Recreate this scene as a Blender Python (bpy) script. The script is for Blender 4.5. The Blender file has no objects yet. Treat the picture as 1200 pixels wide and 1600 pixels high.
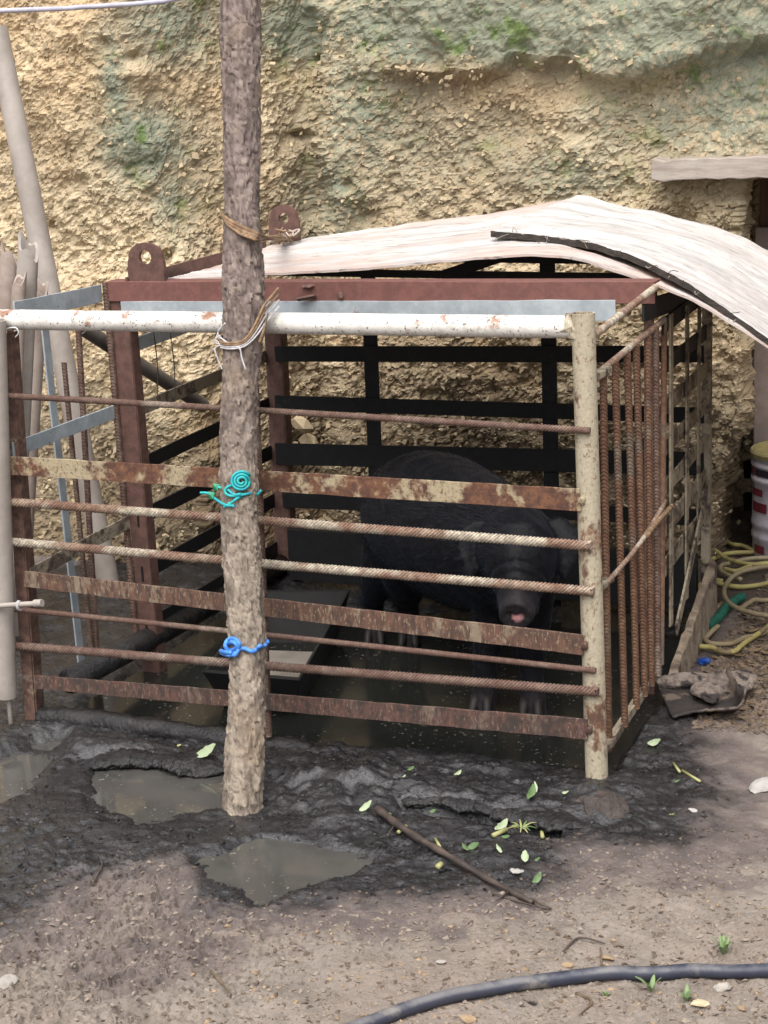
import bpy, math, random
import numpy as np
from mathutils import Vector, Matrix

SC = bpy.context.scene
COL = SC.collection
random.seed(7)
RNG = np.random.default_rng(7)

# ------------------------------------------------------------------ camera
F_PX, PITCH, ROLL, YAW = 2900.0, 0.2475, 0.043, 0.3926
CAM = np.array([2.472, -3.654, 1.6])
_cy, _sy = math.cos(YAW), math.sin(YAW)
_f0 = np.array([-_sy, _cy, 0.0]); _r0 = np.array([_cy, _sy, 0.0]); _u0 = np.array([0, 0, 1.0])
FW = _f0 * math.cos(PITCH) - _u0 * math.sin(PITCH)
UPV = _f0 * math.sin(PITCH) + _u0 * math.cos(PITCH)
_c, _s = math.cos(ROLL), math.sin(ROLL)
RT_I = _r0 * _c - UPV * _s
UP_I = _r0 * _s + UPV * _c
cd = bpy.data.cameras.new('camera'); cam = bpy.data.objects.new('camera', cd); COL.objects.link(cam)
cd.sensor_fit = 'VERTICAL'; cd.sensor_height = 24.0; cd.lens = 24.0 * F_PX / 1600.0
cd.clip_start = 0.05; cd.clip_end = 500
M = Matrix.Identity(4)
for i in range(3):
    M[i][0] = RT_I[i]; M[i][1] = UP_I[i]; M[i][2] = -FW[i]; M[i][3] = CAM[i]
cam.matrix_world = M
SC.camera = cam

# ------------------------------------------------------------------ sky, sun, exposure
SUN_EL, SUN_AZ = math.radians(60), math.radians(172)      # azimuth from +Y clockwise
w = bpy.data.worlds.new('World'); SC.world = w; w.use_nodes = True
wn = w.node_tree.nodes; wl = w.node_tree.links; wn.clear()
sky = wn.new('ShaderNodeTexSky'); sky.sky_type = 'NISHITA'; sky.sun_disc = False
sky.sun_elevation = SUN_EL; sky.sun_rotation = SUN_AZ
sky.air_density = 1.0; sky.dust_density = 6.0; sky.ozone_density = 1.0
hs = wn.new('ShaderNodeHueSaturation'); hs.inputs['Saturation'].default_value = 0.62
bg = wn.new('ShaderNodeBackground'); bg.inputs['Strength'].default_value = 0.06
wo = wn.new('ShaderNodeOutputWorld')
wl.new(sky.outputs[0], hs.inputs['Color']); wl.new(hs.outputs[0], bg.inputs['Color']); wl.new(bg.outputs[0], wo.inputs[0])
sd = bpy.data.lights.new('sun', 'SUN'); sd.energy = 1.5; sd.angle = math.radians(70); sd.color = (1.0, 0.99, 0.975)
sun = bpy.data.objects.new('sun', sd); COL.objects.link(sun)
sdir = Vector((math.sin(SUN_AZ) * math.cos(SUN_EL), math.cos(SUN_AZ) * math.cos(SUN_EL), math.sin(SUN_EL)))
sun.rotation_euler = sdir.to_track_quat('Z', 'Y').to_euler(); sun.location = (0, -2, 6)
SC.view_settings.view_transform = 'Standard'; SC.view_settings.look = 'None'
SC.view_settings.gamma = 1.0; SC.view_settings.exposure = 1.45; SC.view_settings.use_curve_mapping = False

# ------------------------------------------------------------------ pixel -> place helpers
def ray(px, py):
    X = px - 600.0; Y = py - 800.0
    return FW * F_PX + RT_I * X - UP_I * Y
def hit(px, py, x=None, y=None, z=None):
    d = ray(px, py)
    t = (x - CAM[0]) / d[0] if x is not None else ((y - CAM[1]) / d[1] if y is not None else (z - CAM[2]) / d[2])
    return CAM + d * t

# ------------------------------------------------------------------ noise in numpy
def _h(ix, iy, iz, seed):
    n = (ix.astype(np.int64) * 374761393 + iy.astype(np.int64) * 668265263 + iz.astype(np.int64) * 2147483647 + seed * 144665) & 0xffffffff
    n = ((n ^ (n >> 13)) * 1274126177) & 0xffffffff
    n = ((n ^ (n >> 16)) * 2246822519) & 0xffffffff
    return ((n ^ (n >> 15)) & 0xffffff) / float(0xffffff)
def vnoise(x, y, z=None, seed=0):
    x = np.asarray(x, float); y = np.asarray(y, float)
    ix = np.floor(x); iy = np.floor(y); fx = x - ix; fy = y - iy
    fx = fx * fx * (3 - 2 * fx); fy = fy * fy * (3 - 2 * fy)
    if z is None:
        k = np.zeros_like(ix)
        a = _h(ix, iy, k, seed); b = _h(ix + 1, iy, k, seed); c = _h(ix, iy + 1, k, seed); d = _h(ix + 1, iy + 1, k, seed)
        return ((a * (1 - fx) + b * fx) * (1 - fy) + (c * (1 - fx) + d * fx) * fy) * 2 - 1
    z = np.asarray(z, float); iz = np.floor(z); fz = z - iz; fz = fz * fz * (3 - 2 * fz)
    r = []
    for dz in (0, 1):
        a = _h(ix, iy, iz + dz, seed); b = _h(ix + 1, iy, iz + dz, seed); c = _h(ix, iy + 1, iz + dz, seed); d = _h(ix + 1, iy + 1, iz + dz, seed)
        r.append((a * (1 - fx) + b * fx) * (1 - fy) + (c * (1 - fx) + d * fx) * fy)
    return (r[0] * (1 - fz) + r[1] * fz) * 2 - 1
def fbm(x, y, s, o=4, seed=0, gain=.5):
    t = 0; a = 1; n = 0
    for i in range(o):
        t = t + a * vnoise(x * s + 17.3 * i, y * s - 9.1 * i, seed=seed + i); n += a; a *= gain; s *= 2.03
    return t / n
def facet(x, y, s, seed=0):
    """nearest jittered cell: random value, tilted plane value, distance to border"""
    X = x * s; Y = y * s; ix = np.floor(X); iy = np.floor(Y)
    b1 = np.full(X.shape, 9.0); b2 = np.full(X.shape, 9.0); rv = np.zeros(X.shape); tl = np.zeros(X.shape); k = np.zeros(X.shape)
    for dx in (-1, 0, 1):
        for dy in (-1, 0, 1):
            cx = ix + dx; cyy = iy + dy
            ox = cx + _h(cx, cyy, k, seed); oy = cyy + _h(cx, cyy, k + 1, seed)
            vx = X - ox; vy = Y - oy; d = np.sqrt(vx * vx + vy * vy)
            r = _h(cx, cyy, k + 2, seed); a = _h(cx, cyy, k + 3, seed) * 6.283; m = _h(cx, cyy, k + 4, seed)
            n1 = d < b1
            b2 = np.where(n1, b1, np.minimum(b2, d)); rv = np.where(n1, r, rv)
            tl = np.where(n1, (vx * np.cos(a) + vy * np.sin(a)) * m, tl); b1 = np.where(n1, d, b1)
    return rv, tl, b2 - b1
def sstep(a, b, x):
    t = np.clip((x - a) / (b - a), 0, 1); return t * t * (3 - 2 * t)
def poly_sd(x, y, P):
    """signed distance to polygon, positive inside"""
    d = np.full(x.shape, 1e9); ins = np.zeros(x.shape, bool); n = len(P)
    for i in range(n):
        ax, ay = P[i]; bx, by = P[(i + 1) % n]; ex, ey = bx - ax, by - ay
        t = np.clip(((x - ax) * ex + (y - ay) * ey) / (ex * ex + ey * ey + 1e-12), 0, 1)
        d = np.minimum(d, (x - ax - t * ex) ** 2 + (y - ay - t * ey) ** 2)
        c = ((ay > y) != (by > y)) & (x < ex * (y - ay) / (by - ay + 1e-12) + ax)
        ins ^= c
    return np.where(ins, 1, -1) * np.sqrt(d)

# ------------------------------------------------------------------ mesh builder
BASE = {}
def link(o, parent=None):
    COL.objects.link(o)
    if parent is not None: o.parent = parent
    return o
def tag(o, label=None, cat=None, group=None, kind=None):
    for k, v in (('label', label), ('category', cat), ('group', group), ('kind', kind)):
        if v: o[k] = v
    return o
def thing(name, loc, label, cat, group=None):
    o = bpy.data.objects.new(name, None); o.empty_display_size = 0.1; link(o); o.location = loc
    BASE[o.name] = np.array(loc, float)
    return tag(o, label, cat, group)
def unit(v):
    v = np.asarray(v, float); return v / (np.linalg.norm(v) + 1e-12)
def frame(t, up=(0, 0, 1)):
    t = unit(t); up = np.asarray(up, float)
    if abs(t @ unit(up)) > .98: up = np.array([0, 1.0, 0]) if abs(t[1]) < .9 else np.array([1.0, 0, 0])
    s = unit(np.cross(t, up)); return t, s, np.cross(s, t)
def smooth_path(P, n):
    P = np.asarray(P, float)
    if len(P) < 3:
        t = np.linspace(0, 1, n)[:, None]; return P[0] * (1 - t) + P[-1] * t
    d = np.r_[0, np.cumsum(np.linalg.norm(np.diff(P, axis=0), axis=1) + 1e-6)]
    T = np.linspace(0, d[-1], n); out = []
    for t in T:
        i = min(max(np.searchsorted(d, t) - 1, 0), len(P) - 2)
        p0 = P[max(i - 1, 0)]; p1 = P[i]; p2 = P[i + 1]; p3 = P[min(i + 2, len(P) - 1)]
        u = (t - d[i]) / (d[i + 1] - d[i])
        out.append(.5 * ((2 * p1) + (-p0 + p2) * u + (2 * p0 - 5 * p1 + 4 * p2 - p3) * u * u + (-p0 + 3 * p1 - 3 * p2 + p3) * u ** 3))
    return np.array(out)

class MB:
    def __init__(s): s.v = []; s.f = []; s.n = 0
    def add(s, V, Fc):
        V = np.asarray(V, float).reshape(-1, 3); s.v.append(V)
        s.f += [tuple(int(i) + s.n for i in q) for q in Fc]; s.n += len(V); return s
    def bar(s, p0, p1, w, t, up=(0, 0, 1), seg=1, wob=0.0):
        p0 = np.asarray(p0, float); p1 = np.asarray(p1, float)
        T, S, U = frame(p1 - p0, up); V = []; Fc = []
        for i in range(seg + 1):
            c = p0 + (p1 - p0) * i / seg + (RNG.normal(0, wob, 3) if 0 < i < seg else 0)
            for a, b in ((-1, -1), (1, -1), (1, 1), (-1, 1)): V.append(c + S * a * t / 2 + U * b * w / 2)
        for i in range(seg):
            for j in range(4):
                a = i * 4 + j; b = i * 4 + (j + 1) % 4; Fc.append((a, b, b + 4, a + 4))
        Fc += [(3, 2, 1, 0), tuple(seg * 4 + k for k in range(4))]
        return s.add(V, Fc)
    def box(s, lo, hi):
        lo = np.asarray(lo, float); hi = np.asarray(hi, float); c = (lo + hi) / 2
        return s.bar((lo[0], c[1], c[2]), (hi[0], c[1], c[2]), hi[2] - lo[2], hi[1] - lo[1])
    def tube(s, P, r, n=12, cap=True, flat=1.0, up=(0, 0, 1), twist=None):
        P = np.asarray(P, float); m = len(P); r = np.broadcast_to(np.asarray(r, float), (m,)); V = []; Fc = []
        a = np.arange(n) * 2 * math.pi / n; pu = None
        for i in range(m):
            t = P[min(i + 1, m - 1)] - P[max(i - 1, 0)]
            if pu is None: T, S, U = frame(t, up)
            else:
                T = unit(t); S = unit(np.cross(T, pu)); U = np.cross(S, T)
            pu = U
            V.append(P[i] + np.outer(np.cos(a) * r[i], S) + np.outer(np.sin(a) * r[i] * flat, U))
        V = np.concatenate(V)
        for i in range(m - 1):
            for j in range(n):
                k = (j + 1) % n; Fc.append((i * n + j, i * n + k, (i + 1) * n + k, (i + 1) * n + j))
        if cap: Fc += [tuple(range(n - 1, -1, -1)), tuple((m - 1) * n + j for j in range(n))]
        return s.add(V, Fc)
    def pipe(s, p0, p1, ro, ri, n=24, seg=1):
        """open hollow pipe"""
        p0 = np.asarray(p0, float); p1 = np.asarray(p1, float); T, S, U = frame(p1 - p0); a = np.arange(n) * 2 * math.pi / n
        V = []
        for p, r in ((p0, ri), (p0, ro), (p1, ro), (p1, ri)):
            V.append(p + np.outer(np.cos(a) * r, S) + np.outer(np.sin(a) * r, U))
        Fc = []
        for q in range(4):
            for j in range(n):
                k = (j + 1) % n; Fc.append((q * n + j, q * n + k, ((q + 1) % 4) * n + k, ((q + 1) % 4) * n + j))
        return s.add(np.concatenate(V), Fc)
    def rebar(s, p0, p1, r, pitch=.0085, n=8, bow=0.0):
        p0 = np.asarray(p0, float); p1 = np.asarray(p1, float); L = np.linalg.norm(p1 - p0); T, S, U = frame(p1 - p0)
        k = max(2, int(L / pitch)); tt = []; rr = []
        for i in range(k):
            for q, m in ((0, 1.10), (.48, 1.10), (.60, .90), (.90, .90)): tt.append((i + q) / k); rr.append(r * m)
        tt.append(1.0); rr.append(r); tt = np.array(tt); rr = np.array(rr)
        a = np.arange(n) * 2 * math.pi / n
        off = np.sin(a) * r * 1.15                                     # slanted ribs
        ax = (tt * L)[:, None] + off[None, :] * ((tt > .004) & (tt < .996))[:, None]
        V = p0 + ax[..., None] * T + (np.cos(a)[None, :] * rr[:, None])[..., None] * S + (np.sin(a)[None, :] * rr[:, None])[..., None] * U
        if bow: V = V + (np.sin(tt * math.pi) * bow)[:, None, None] * U
        m = len(tt); Fc = []
        for i in range(m - 1):
            for j in range(n):
                q = (j + 1) % n; Fc.append((i * n + j, i * n + q, (i + 1) * n + q, (i + 1) * n + j))
        Fc += [tuple(range(n - 1, -1, -1)), tuple((m - 1) * n + j for j in range(n))]
        return s.add(V.reshape(-1, 3), Fc)
    def loft(s, C, A, B, n=20):
        """closed loft: centres C, half-axis vectors A and B per ring"""
        C = np.asarray(C, float); A = np.asarray(A, float); B = np.asarray(B, float); a = np.arange(n) * 2 * math.pi / n; m = len(C)
        V = C[:, None, :] + np.cos(a)[None, :, None] * A[:, None, :] + np.sin(a)[None, :, None] * B[:, None, :]
        Fc = []
        for i in range(m - 1):
            for j in range(n):
                k = (j + 1) % n; Fc.append((i * n + j, i * n + k, (i + 1) * n + k, (i + 1) * n + j))
        Fc += [tuple(range(n - 1, -1, -1)), tuple((m - 1) * n + j for j in range(n))]
        return s.add(V.reshape(-1, 3), Fc)
    def rock(s, c, size, seed, sub=1, rough=.25, rot=None):
        V, Fc = ICO[sub]; r = np.random.default_rng(seed); V = V.copy()
        for _ in range(5):                                          # chop with random planes for flat faces
            nrm = unit(r.normal(size=3)); d = r.uniform(.45, .85); k = V @ nrm; V = V - np.outer(np.maximum(k - d, 0), nrm)
        V = V + r.normal(0, rough * .12, V.shape); V = V * np.asarray(size)
        a, b, g = r.uniform(0, 6.28, 3) if rot is None else rot
        R = np.array(Matrix.Rotation(a, 3, 'Z') @ Matrix.Rotation(b, 3, 'X') @ Matrix.Rotation(g, 3, 'Y'))
        return s.add(V @ R.T + np.asarray(c), Fc)
    def build(s, name, mat, parent=None, smooth=False, bevel=0.0, solid=0.0, auto=None):
        V = np.concatenate(s.v) if s.v else np.zeros((0, 3)); b = np.zeros(3)
        if parent is not None: b = BASE[parent.name]
        else:
            b = np.array([(V[:, 0].min() + V[:, 0].max()) / 2, (V[:, 1].min() + V[:, 1].max()) / 2, V[:, 2].min()])
        me = bpy.data.meshes.new(name); me.from_pydata((V - b).tolist(), [], s.f); me.update()
        if mat is not None: me.materials.append(mat)
        if smooth: me.polygons.foreach_set('use_smooth', [True] * len(me.polygons))
        o = bpy.data.objects.new(name, me); link(o, parent)
        if parent is None: o.location = b
        BASE[o.name] = b
        if smooth and auto:
            try: me.set_sharp_from_angle(angle=math.radians(auto))
            except Exception: pass
        if solid:
            m = o.modifiers.new('solid', 'SOLIDIFY'); m.thickness = solid; m.offset = 0
        if bevel:
            m = o.modifiers.new('bevel', 'BEVEL'); m.width = bevel; m.segments = 2; m.limit_method = 'ANGLE'
        return o

def _ico(sub):
    import bmesh
    bm = bmesh.new(); bmesh.ops.create_icosphere(bm, subdivisions=sub, radius=1.0)
    bm.verts.ensure_lookup_table()
    V = np.array([v.co[:] for v in bm.verts]); Fc = [tuple(v.index for v in f.verts) for f in bm.faces]; bm.free(); return V, Fc
ICO = {1: _ico(1), 2: _ico(2), 3: _ico(3)}

def grid_mesh(name, V, nu, nv, mat, smooth=False, attrs=None):
    me = bpy.data.meshes.new(name)
    a = (np.arange(nu - 1)[:, None] * nv + np.arange(nv - 1)[None, :]).ravel()
    Q = np.stack([a, a + nv, a + nv + 1, a + 1], 1).astype(np.int32)
    me.vertices.add(len(V)); me.vertices.foreach_set('co', V.astype(np.float32).ravel())
    me.loops.add(Q.size); me.loops.foreach_set('vertex_index', Q.ravel())
    me.polygons.add(len(Q)); me.polygons.foreach_set('loop_start', (np.arange(len(Q)) * 4).astype(np.int32))
    me.update(calc_edges=True); me.validate()
    if attrs is not None:
        at = me.attributes.new('mask', 'FLOAT_COLOR', 'POINT'); at.data.foreach_set('color', attrs.astype(np.float32).ravel())
    me.polygons.foreach_set('use_smooth', [smooth] * len(me.polygons))
    me.materials.append(mat)
    o = bpy.data.objects.new(name, me); BASE[o.name] = np.zeros(3)
    return link(o)

# ------------------------------------------------------------------ materials
def S(r, g, b):
    def l(c):
        c /= 255.0; return c / 12.92 if c <= .04045 else ((c + .055) / 1.055) ** 2.4
    return (l(r), l(g), l(b), 1.0)
class NT:
    def __init__(s, name, rough=.7, metal=0.0, spec=.4):
        s.m = bpy.data.materials.new(name); s.m.use_nodes = True; s.t = s.m.node_tree; s.N = s.t.nodes; s.L = s.t.links
        s.b = s.N['Principled BSDF']; s.b.inputs['Roughness'].default_value = rough; s.b.inputs['Metallic'].default_value = metal
        s.b.inputs['Specular IOR Level'].default_value = spec
        s.co = s.N.new('ShaderNodeTexCoord').outputs['Object']; s.h = None
    def mapping(s, scale, src=None):
        n = s.N.new('ShaderNodeMapping'); n.inputs['Scale'].default_value = scale; s.L.new(src or s.co, n.inputs['Vector']); return n.outputs[0]
    def noise(s, sc, det=4, ro=.6, co=None, dist=0.0):
        n = s.N.new('ShaderNodeTexNoise'); n.inputs['Scale'].default_value = sc; n.inputs['Detail'].default_value = det
        n.inputs['Roughness'].default_value = ro; n.inputs['Distortion'].default_value = dist
        s.L.new(co or s.co, n.inputs['Vector']); return n.outputs[0]
    def voro(s, sc, feat='F1', out='Distance', co=None):
        n = s.N.new('ShaderNodeTexVoronoi'); n.feature = feat; n.inputs['Scale'].default_value = sc; s.L.new(co or s.co, n.inputs['Vector']); return n.outputs[out]
    def ramp(s, src, a, b, lo=0.0, hi=1.0):
        n = s.N.new('ShaderNodeMapRange'); n.inputs[1].default_value = a; n.inputs[2].default_value = b; n.inputs[3].default_value = lo; n.inputs[4].default_value = hi
        n.interpolation_type = 'SMOOTHSTEP'; s.L.new(src, n.inputs[0]); return n.outputs[0]
    def put(s, inp, v):
        if isinstance(v, (tuple, list)): inp.default_value = v
        elif isinstance(v, (int, float)): inp.default_value = v
        else: s.L.new(v, inp)
    def mix(s, f, a, b, mode='MIX'):
        n = s.N.new('ShaderNodeMix'); n.data_type = 'RGBA'; n.blend_type = mode
        s.put(n.inputs[0], f); s.put(n.inputs[6], a); s.put(n.inputs[7], b); return n.outputs[2]
    def math(s, op, a, b=0.0):
        n = s.N.new('ShaderNodeMath'); n.operation = op; s.put(n.inputs[0], a); s.put(n.inputs[1], b); return n.outputs[0]
    def rand(s):
        return s.N.new('ShaderNodeObjectInfo').outputs['Random']
    def attr(s, name='mask'):
        n = s.N.new('ShaderNodeAttribute'); n.attribute_name = name; q = s.N.new('ShaderNodeSeparateColor'); s.L.new(n.outputs['Color'], q.inputs[0])
        return q.outputs[0], q.outputs[1], q.outputs[2], n.outputs['Alpha']
    def normal_z(s):
        g = s.N.new('ShaderNodeNewGeometry'); q = s.N.new('ShaderNodeSeparateXYZ'); s.L.new(g.outputs['Normal'], q.inputs[0]); return q.outputs[2]
    def color(s, v): s.put(s.b.inputs['Base Color'], v); return s
    def rough(s, v): s.put(s.b.inputs['Roughness'], v); return s
    def bump(s, h, st=.4, d=.002):
        n = s.N.new('ShaderNodeBump'); n.inputs['Strength'].default_value = st; n.inputs['Distance'].default_value = d
        s.L.new(h, n.inputs['Height'])
        if s.h: s.L.new(s.h, n.inputs['Normal'])
        s.h = n.outputs[0]; s.L.new(s.h, s.b.inputs['Normal']); return s

def m_rust(name, paint, rust, dark, amt, rough=.75, streak=(1, 1, 1), dirt=None, speck=None):
    n = NT(name, rough)
    co = n.mapping(streak)
    a = n.noise(9, 6, .65, co, .4); b = n.noise(45, 5, .7, co); c = n.noise(160, 3, .6)
    rc = n.mix(n.ramp(b, .35, .65), rust, dark)
    pm = n.ramp(n.math('ADD', n.math('MULTIPLY', a, .75), n.math('MULTIPLY', b, .35)), amt + .05, amt - .05)
    col = n.mix(pm, rc, n.mix(n.ramp(c, .3, .7), paint, tuple(x * .78 for x in paint[:3]) + (1,)))
    if speck: col = n.mix(n.ramp(n.noise(110, 4, .75, co), .56, .63, 0, .8), col, speck)
    if dirt: col = n.mix(n.ramp(n.noise(22, 5, .7), .5, .68), col, dirt)
    n.color(col); n.bump(b, .5, .002); n.bump(c, .3, .0008); return n.m
M_FLAT = m_rust('rusty_cream_paint', S(168, 154, 126), S(116, 80, 58), S(78, 54, 46), .53, speck=S(76, 50, 42))
M_FLAT2 = m_rust('rusty_brown_paint', S(134, 118, 100), S(104, 76, 62), S(72, 56, 50), .49, streak=(1.6, 1, .6), speck=S(150, 134, 112))
M_FLAT3 = m_rust('muddy_rust', S(112, 96, 84), S(98, 70, 60), S(64, 52, 48), .46, streak=(1.8, 1, .6), dirt=S(60, 52, 48), speck=S(132, 116, 102))
M_POST = m_rust('cream_post_paint', S(176, 166, 144), S(128, 94, 72), S(86, 64, 54), .605, streak=(1, 1, .7), speck=S(112, 84, 66))
M_STILE = m_rust('rusty_stile', S(150, 132, 114), S(116, 88, 76), S(80, 62, 56), .46)
M_OXIDE = m_rust('red_oxide_steel', S(150, 118, 108), S(122, 82, 74), S(106, 72, 66), .39, rough=.65)
M_LUG = m_rust('brown_steel_plate', S(124, 98, 90), S(106, 78, 70), S(84, 62, 56), .38, rough=.65)
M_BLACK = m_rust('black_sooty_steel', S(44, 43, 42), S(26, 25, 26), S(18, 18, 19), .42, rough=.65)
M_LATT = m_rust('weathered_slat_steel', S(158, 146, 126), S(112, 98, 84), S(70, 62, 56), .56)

def m_whitepipe():
    n = NT('white_speckled_pipe', .55)
    big = n.noise(7, 4, .6); sp = n.noise(150, 3, .75); fine = n.noise(40, 4, .7)
    col = n.mix(n.ramp(fine, .35, .7), S(222, 219, 212), S(196, 192, 185))
    col = n.mix(n.ramp(big, .60, .66), col, S(150, 112, 92))
    col = n.mix(n.ramp(n.math('ADD', sp, n.math('MULTIPLY', big, .18)), .69, .74), col, S(60, 54, 50))
    n.color(col).bump(sp, .3, .001); return n.m
M_WPIPE = m_whitepipe()
def m_galv():
    n = NT('galvanised_strip', .5, .05)
    a = n.noise(14, 5, .6); sp = n.noise(120, 2, .6); st = n.noise(9, 4, .6)
    col = n.mix(n.ramp(a, .3, .7), S(176, 184, 188), S(146, 155, 160)); col = n.mix(n.ramp(n.voro(70, 'F1', 'Distance'), .2, .7, 0, .12), col, S(110, 116, 120))
    col = n.mix(n.ramp(sp, .70, .74), col, S(52, 50, 50)); col = n.mix(n.ramp(st, .66, .72), col, S(140, 108, 98))
    n.color(col).bump(a, .2, .001); return n.m
M_GALV = m_galv()
def m_rebar(name, a_, b_, c_, mud=.62):
    n = NT(name, .8)
    a = n.noise(12, 5, .7); f = n.noise(90, 4, .7); top = n.ramp(n.normal_z(), .1, .8)
    col = n.mix(n.ramp(a, .38, .62), a_, b_); col = n.mix(n.ramp(n.noise(5, 3, .6), mud, mud + .08), col, c_)
    col = n.mix(n.math('MULTIPLY', n.ramp(f, .4, .6), .5), col, S(70, 48, 42))
    n.color(col).bump(f, .5, .001); return n.m
M_REBAR = m_rebar('pale_rusty_rebar', S(158, 138, 120), S(130, 100, 84), S(184, 174, 156), .52)
M_REBAR2 = m_rebar('brown_rebar', S(124, 104, 92), S(104, 80, 70), S(144, 130, 118), .56)
M_REBAR3 = m_rebar('orange_rebar', S(128, 98, 76), S(108, 78, 60), S(120, 106, 92), .54)
def simple(name, a, b, sc=20, rough=.7, bump=.3, bd=.002, metal=0, stretch=(1, 1, 1), third=None, tt=.64):
    n = NT(name, rough, metal); co = n.mapping(stretch)
    x = n.noise(sc, 5, .65, co); col = n.mix(n.ramp(x, .35, .65), a, b)
    if third: col = n.mix(n.ramp(n.noise(sc * .4, 4, .6, co), tt, tt + .06), col, third)
    n.color(col); n.bump(n.noise(sc * 4, 4, .7, co), bump, bd); return n.m
M_PVC = simple('grey_beige_pipe', S(170, 161, 153), S(146, 137, 129), 6, .55, .15, .001, third=S(118, 108, 100))
M_DPIPE = simple('dark_dirty_pipe', S(96, 90, 84), S(66, 60, 56), 8, .6, .2)
M_STAKE = simple('pale_broken_pipe', S(178, 164, 154), S(150, 134, 124), 9, .6, .25, third=S(176, 156, 120))
M_WOOD = simple('weathered_grey_timber', S(172, 162, 152), S(140, 128, 118), 14, .8, .5, .002, stretch=(.25, 3, 3))
M_BROWNWOOD = simple('red_brown_timber', S(104, 76, 66), S(84, 60, 54), 14, .8, .5, .002, stretch=(3, 3, .25))
M_PANEL = simple('greyish_pink_board', S(150, 134, 128), S(128, 114, 108), 10, .75, .3, third=S(104, 92, 88))
M_FIBRE = simple('dry_bark_fibre', S(150, 124, 96), S(110, 88, 68), 60, .85, .6, .001)
M_WIRE = simple('pale_tie_wire', S(206, 204, 206), S(176, 172, 172), 60, .45, .1, .0005)
M_DWIRE = simple('dark_tie_wire', S(70, 62, 58), S(50, 44, 42), 60, .6, .1, .0005)
M_CABLE = simple('lilac_grey_cable', S(186, 184, 196), S(166, 164, 178), 30, .5, .1, .0005)
M_TEAL = simple('teal_rope', S(38, 150, 168), S(44, 172, 160), 90, .55, .4, .0008, third=S(60, 140, 200))
M_BLUE = simple('blue_rope', S(62, 118, 196), S(84, 144, 216), 90, .55, .4, .0008)
M_GREENP = simple('green_plastic_shred', S(34, 140, 96), S(28, 116, 84), 40, .5, .1)
M_YHOSE = simple('muddy_yellow_hose', S(158, 150, 92), S(142, 130, 84), 14, .6, .2, .001, third=S(104, 90, 66), tt=.56)
M_GHOSE = simple('dusty_beige_hose', S(142, 130, 104), S(122, 108, 84), 14, .65, .2, .001, third=S(88, 76, 60))
M_JOINT = simple('green_hose_joint', S(34, 98, 82), S(28, 78, 66), 30, .5, .2, .001, third=S(60, 60, 50))
M_BLUESCRAP = simple('blue_plastic_scrap', S(26, 70, 150), S(18, 48, 104), 40, .45, .4)
M_BHOSE = None
def m_bhose():
    n = NT('dusty_black_hose', .5)
    top = n.ramp(n.normal_z(), .25, .9); d = n.ramp(n.noise(9, 5, .65), .40, .62)
    col = n.mix(n.math('MULTIPLY', n.math('MAXIMUM', n.math('MULTIPLY', top, .45), .05), d), S(46, 50, 64), S(150, 146, 142))
    dd = n.ramp(n.noise(6, 5, .7), .56, .68, 0, .7); col = n.mix(dd, col, S(128, 122, 114))
    n.color(col).bump(n.noise(120, 3, .6), .2, .0008); return n.m
M_BHOSE = m_bhose()
M_ROPE_TIP = None
M_LEAF = simple('fresh_green_leaf', S(78, 102, 62), S(98, 120, 78), 30, .5, .2, .0005)
M_LEAF2 = simple('pale_leaf_back', S(146, 160, 126), S(164, 174, 144), 30, .55, .2, .0005)
M_LEAF3 = simple('yellow_green_stem', S(142, 142, 90), S(158, 156, 110), 30, .5, .2, .0005)
M_DRYLEAF = simple('dry_tan_leaf', S(116, 99, 76), S(90, 74, 57), 30, .8, .3, .0008)
M_GRASS = simple('small_green_shoot', S(104, 126, 84), S(124, 142, 98), 30, .5, .1, .0005)
M_STICK = simple('dark_wet_stick', S(84, 72, 64), S(56, 48, 44), 18, .6, .5, .002, stretch=(1, 1, 1))
M_STONE = simple('pale_stone', S(166, 160, 152), S(142, 135, 126), 16, .8, .5, .002)
M_BONE = simple('white_shard', S(168, 165, 160), S(144, 140, 135), 20, .6, .3)
M_PEB = simple('ochre_pebble', S(156, 134, 104), S(132, 112, 90), 30, .8, .4)
M_CONC = simple('grey_rubble', S(134, 122, 112), S(92, 82, 76), 30, .85, 1.0, .008, third=S(54, 48, 46), tt=.50)
M_RUBBER = simple('dark_rubber_sheet', S(56, 50, 47), S(40, 37, 37), 24, .6, .9, .006, third=S(98, 86, 76), tt=.54)
M_TROUGH = simple('black_trough_steel', S(30, 29, 29), S(22, 22, 23), 12, .8, .3)
M_SLOP = simple('grey_trough_slop', S(134, 128, 120), S(112, 106, 98), 9, .35, .2, .001, third=S(84, 78, 72))
M_HOOF = simple('dark_hoof', S(40, 36, 33), S(26, 23, 22), 30, .6, .3, .001)
M_EYE = simple('dark_eye', S(18, 14, 14), S(24, 18, 16), 30, .12, .0)
M_BASE = simple('mud_caked_beige_board', S(146, 132, 114), S(112, 98, 85), 16, .85, .9, .006, third=S(84, 72, 63), tt=.50)

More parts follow.
